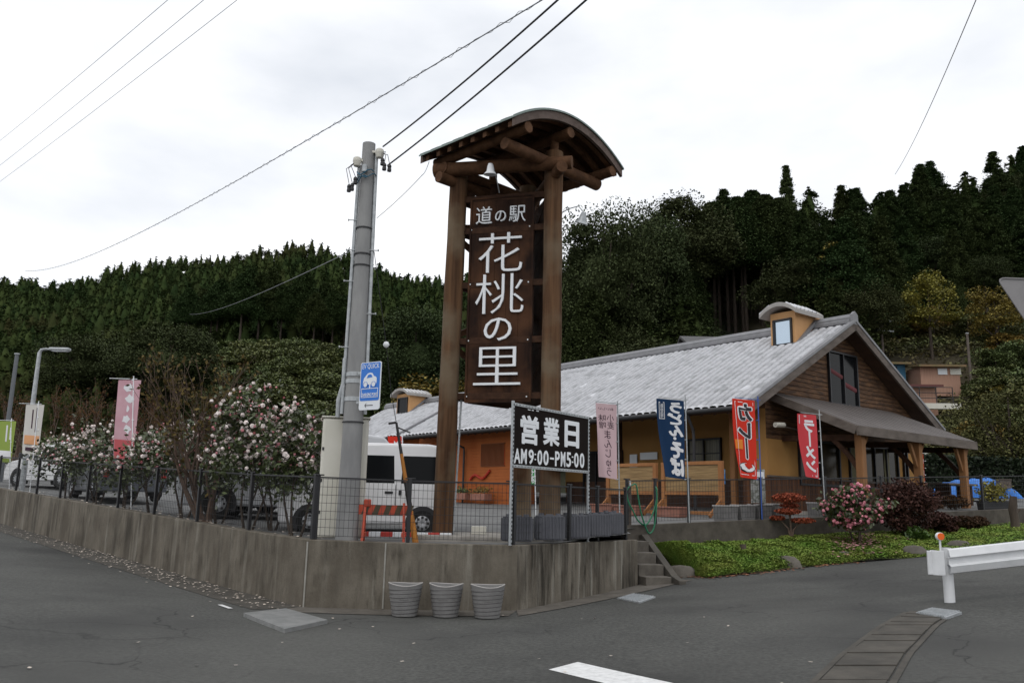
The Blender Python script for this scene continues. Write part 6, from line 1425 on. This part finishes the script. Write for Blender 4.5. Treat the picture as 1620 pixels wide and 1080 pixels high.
# undergrowth at the foot of the left hill
for k in range(60):
    p = rg.uniform(-120, 760); Y = rg.uniform(56, 74); j = rg.choice((0, 2)); plant(bsh[j], hx(p, Y), Y, rg.uniform(.9, 2.0), 'shrub at the foot of the left wooded hill', 'shrubs at the foot of the left hill')
for k, px in enumerate((20, 75, 130, 185, 240)):
    Y = 38 + 3 * (k % 2); q = at(px, 760, Y); bare_tree('bare_shrub', ['leftmost russet bare tree behind the far banners', 'russet bare tree behind the street lamp', 'russet bare tree between the lamp and the pink banner', 'russet bare tree behind the pink banner', 'russet bare tree behind the leaning bare tree'][k], (q[0], q[1], lot_z(q[0], q[1])), 4.0, 80 + k, (0, 0), 1100, L_BROWN, 4, .07, 'russet bare trees at the far end of the lot', 3, .8)
# the rest of the woods: one mass per hill
def forest(name, protos, spots, mat_, label):
    Vs, Qs = [], []; off = 0
    for X, Y, s, k in spots:
        V, Q = protos[k]; a = rnd.uniform(0, 6.28); ca, sa = math.cos(a), math.sin(a)
        W = np.stack([(V[:, 0] * ca - V[:, 1] * sa) * s + X, (V[:, 0] * sa + V[:, 1] * ca) * s + Y, V[:, 2] * s + hill_z(X, Y) - .3], 1); Vs.append(W); Qs.append(Q + off); off += len(V)
    tag(mesh_arrays(name, np.concatenate(Vs), np.concatenate(Qs), mat_), label, 'forest', kind='stuff')
fl = [cedar_geo(10, 2.9, 360, 90 + k, .34, .12 if k < 4 else .3, 24, (.55, .5, .6, .8, .55)[k], .15, .58) for k in range(5)] + [oak_geo(8, 3.4, 420, 96 + k, .36, 12) for k in range(2)]
sp_l = []
for row in range(54):
    f = row / 53
    for px in np.arange(-260, 800, 12 + 12 * (1 - f)):
        p = px + rg.uniform(-8, 8); b, r = baseY(p), ridgeY(p); Y = b + 8 + (r - b - 6) * f + rg.uniform(-2, 2)
        if 325 < p < 600 and f < .27: continue
        k = rg.choice((0, 1, 2, 3, 0, 1, 2, 4, 5, 6, 5, 6) if f > .2 else (4, 4, 0, 5, 6)); sp_l.append((hx(p, Y), Y, rg.uniform(.45, .75) if f < .5 else rg.uniform(.42, .74), k))
forest('wooded_hillside', fl, sp_l, L_CEDAR2, 'dense dark conifer forest covering the left hill')
sp_r = []
for row in range(13):
    f = row / 12
    for px in np.arange(830, 1800, 26):
        p = px + rg.uniform(-12, 12); b, r = baseY(p), ridgeY(p); Y = b + 7 + (r - b - 6) * f + rg.uniform(-2, 2)
        if p > 1330 and f < .45: continue
        if in_stand(p, Y): continue
        if 905 < p < 1110 and f > .8: continue
        sp_r.append((hx(p, Y), Y, rg.uniform(.5, .85), rg.choice((0, 1, 2, 3, 4, 5))))
fr2 = [cedar_geo(11, 3.2, 1800, 110 + k, .24, .12, 80, .7, .5, .5) for k in range(4)] + [oak_geo(8, 3.2, 1400, 116 + k, .32, 26) for k in range(2)]
forest('wooded_hillside', fr2, sp_r, L_CEDAR2, 'dense dark wood filling the right hill behind the nearer cedars')
# undergrowth on the clearing floor
P = []
for _ in range(30000): 
    p = rg.uniform(1340, 1760); Y = rg.uniform(41, 70); X = hx(p, Y)
    q_ = project((X, Y, hill_z(X, Y) + .2))
    if 1385 < q_[0] < 1545 and 560 < q_[1] < 646 and rg.random() < .8: continue
    P.append((X, Y, hill_z(X, Y) + rg.random() * .35))
V, Q = quads(np.array(P), .17, rs, .3, 1.8); tag(mesh_arrays('dry_undergrowth', V, Q, mat('dry_undergrowth_leaves', (.19, .155, .075), .85, (.13, .15, .055), .25, 3, island=1.0, spec=.2)), 'dry grass and weeds over the hillside clearing', 'undergrowth', kind='stuff')

# ---------------------------------------------------------------- huts and poles on the hillside, roof behind the shop
def hut(label, px0, px1, py_top, py_bot, Y_, wall_m, roof_m, extra=None, rz=-.08, front=0):
    Y = hill_hit((px0 + px1) / 2, py_bot + 3)[1] - 2.5; a, b = at(px0, py_bot, Y), at(px1, py_bot, Y); w = b[0] - a[0]; h = at((px0 + px1) / 2, py_top, Y)[2] - a[2]; r = thing('hillside_hut', label, 'hut', ((a[0] + b[0]) / 2, Y, a[2]), rz)
    MB().box((0, 1.2, h / 2 - .6), (w, 2.4, h + 1.0)).build('wall', wall_m, r); rb = MB(); rb.prism([(-.5, h - .1), (2.8, h + .35), (2.8, h + .2), (-.5, h - .24)], (-w / 2 - .25, 0, 0), (0, 1, 0), (0, 0, 1), (1, 0, 0), w + .5); rb.build('roof', roof_m, r); return r, w, h
M_PINKW = mat('pinkish_boards', (.34, .19, .13), .8, (.42, .25, .18), 3, 4, stretch=(8, 8, .3))
r, w, h = hut('small blue hut with a rusty roof on the hillside', 1398, 1432, 572, 590, 55, mat('blue_boards', (.05, .17, .28), .7), mat('rusty_roof', (.20, .12, .06), .8, (.13, .12, .05), 3, 4))
mb = MB(); mb.box((-.1, -.02, h - .55), (.6, .05, .4)); mb.build('window', M_GLASS, r)
r, w, h = hut('wide pinkish hut with a mossy rusty roof on the hillside', 1458, 1518, 576, 600, 54, M_PINKW, MATS['rusty_roof']); MB().box((.15, -.03, h - .5), (.6, .05, .42)).build('window', M_SIGNW, r); MB().box((1.0, -.03, h - .5), (.7, .05, .42)).build('window', M_CREAM, r)
r, w, h = hut('lower pinkish hut with a dark red roof and a railing in front', 1425, 1482, 607, 636, 51, M_PINKW, mat('dark_red_roof', (.11, .035, .03), .7)); MB().box((-w / 2 + .3, -.03, h - .75), (.45, .05, 1.2)).build('door', M_CREAM, r)
mb = MB(); 
for x in np.linspace(-w / 2 - .2, w / 2 + .5, 4): mb.tube([(x, -1.1, -.4), (x, -1.1, .85)], .03, 6)
for z in (.85, .5, .15): mb.tube([(-w / 2 - .2, -1.1, z), (w / 2 + .5, -1.1, z)], .025, 6)
mb.build('railing', M_PLASTIC, r); MB().box((.2, -1.0, -.35), (w + 1.4, .5, .35)).build('ledge', M_CREAM, r)
for label, px0, py0, px1, py1, Y, arms in (('grey hillside pole with crossarms behind the shop gable', 1398, 575, 1391, 503, 50, 1), ('slim pole high on the hillside above the gable', 1395, 478, 1394, 444, 70, 0), ('slim pole near the yellow tree high on the hillside', 1524, 482, 1523, 452, 72, 0), ('slim dark pole beside the wide pinkish hut', 1535, 590, 1533, 528, 56, 0)):
    b = hill_hit(px0, py0); b = at(px0, py0, b[1] - 2.0); t_ = on_plane(px1, py1, b, (0, 1, 0)); r = thing('hillside_pole', label, 'utility pole', b); MB().tube([(0, 0, -1), (t_ - b) * np.array([0, 0, 1])], [.10, .08], 10).build('shaft', M_POLE if Y > 60 else M_FASCIA, r); hh = (t_ - b)[2]
    mb = MB(); mb.lathe([(.12, 0), (.12, .05), (.02, .08)], (0, 0, hh), 10); mb.build('cap', M_GALV, r)
    if arms: mb = MB(); mb.box((-.1, -.1, hh - .25), (1.9, .08, .1)); mb.box((.2, -.1, hh - 1.0), (1.3, .08, .1)); mb.beam((-.7, -.1, hh - .3), (-.05, -.1, hh - 1.0), .04, .05); mb.build('crossarm', M_GALV, r)
a, b = at(1092, 545, 40), at(1235, 545, 40); w = b[0] - a[0]; zt_ = at(1160, 517, 40)[2] - a[2]; r = thing('rear_building', 'low building with a dark grey roof behind the shop ridge', 'building', ((a[0] + b[0]) / 2, 40, lot_z(5, 40))); hb_ = a[2] - lot_z(5, 40)
MB().box((0, 2.5, hb_ / 2), (w - 1, 4.6, hb_)).build('wall', M_FASCIA, r); MB().prism([(-.4, hb_ - .2), (2.5, hb_ + zt_), (5.4, hb_ - .2), (5.4, hb_ - .32), (2.5, hb_ + zt_ - .12), (-.4, hb_ - .32)], (-w / 2, 0, 0), (0, 1, 0), (0, 0, 1), (1, 0, 0), w).build('roof', mat('dark_grey_roof', (.055, .052, .052), .6), r)

# ---------------------------------------------------------------- overhead wires
def wire(name, label, pts, r, m_, sag=0.0, twist=0, cat='power line', group=None):
    """pts: world points joined by a sagging line"""
    P = []
    L0 = np.linalg.norm(np.array(pts[1]) - np.array(pts[0]))
    for a, b in zip(pts[:-1], pts[1:]):
        q_ = (np.linalg.norm(np.array(b) - np.array(a)) / L0) ** 2
        for k in range(25): t = k / 24; p = np.array(a) * (1 - t) + np.array(b) * t; p[2] -= q_ * sag * 4 * t * (1 - t); P.append(p)
    mb = MB(); mb.tube([p for i, p in enumerate(P) if i == 0 or np.linalg.norm(p - P[i - 1]) > 1e-6], r, 6)
    if twist:
        n = 700; T = np.linspace(0, len(P) - 1.001, n); H = []
        L = np.linalg.norm(np.diff(np.array(P), axis=0), axis=1).cumsum(); L = np.concatenate([[0], L])
        for t in T: i = int(t); p = P[i] * (1 - t + i) + P[i + 1] * (t - i); a = (L[i] * (1 - t + i) + L[i + 1] * (t - i)) * twist; H.append(p + np.array([0, .05 * math.sin(a), .05 * math.cos(a)]))
        mb.tube(H, r * .45, 4)
    return tag(mb.build(name, m_), label, cat, group)
tp = np.array([pb[0], pb[1], ptop - .1])
wire('power_line', 'upper of the two thick black cables running from the pole top', [on_plane(606, 232, pb + np.array([0, -.1, 0]), (0, 1, 0)), at(885, -2, 8.6), at(1010, -110, 7.6)], .013, M_CABLE, .05)
wire('power_line', 'lower of the two thick black cables running from the pole top', [on_plane(613, 262, pb + np.array([0, -.1, 0]), (0, 1, 0)), at(930, -2, 8.4), at(1060, -110, 7.4)], .013, M_CABLE, .05)
wire('power_line', 'long grey cable with a spiral wrap crossing the sky to the far left hill', [at(40, 428, 95), at(858, 0, 13), at(980, -70, 11)], .012, mat('spiral_cable', (.26, .27, .29), .6), 1.4, 9)
for k, (a, b, lab) in enumerate((((-40, 254), (268, -2), 'topmost of the three thin wires in the upper left sky'), ((-40, 292), (325, -2), 'middle of the three thin wires in the upper left sky'), ((-40, 316), (378, -2), 'lowest of the three thin wires in the upper left sky'))):
    wire('power_line', lab, [at(*a, 60), at(*b, 24)], .010, mat('thin_grey_wire', (.34, .35, .37), .6), .12, group='three thin wires at upper left')
wire('power_line', 'thin beaded wire falling steeply into the right hill', [at(1416, 276, 85), at(1545, -2, 30), at(1560, -60, 28)], .022, M_CABLEG, .5)
wire('power_line', 'thin wire from the concrete pole to the tower roof', [on_plane(596, 345, pb, (0, 1, 0)), at(668, 277, 13.6), RP(LU - .1, .1, -.2) + TO], .006, M_CABLEG, .03)
wire('power_line', 'thin wire crossing in front of the left hill to the pole', [at(300, 497, 60), on_plane(553, 398, pb, (0, 1, 0))], .007, M_CABLEG, .3)
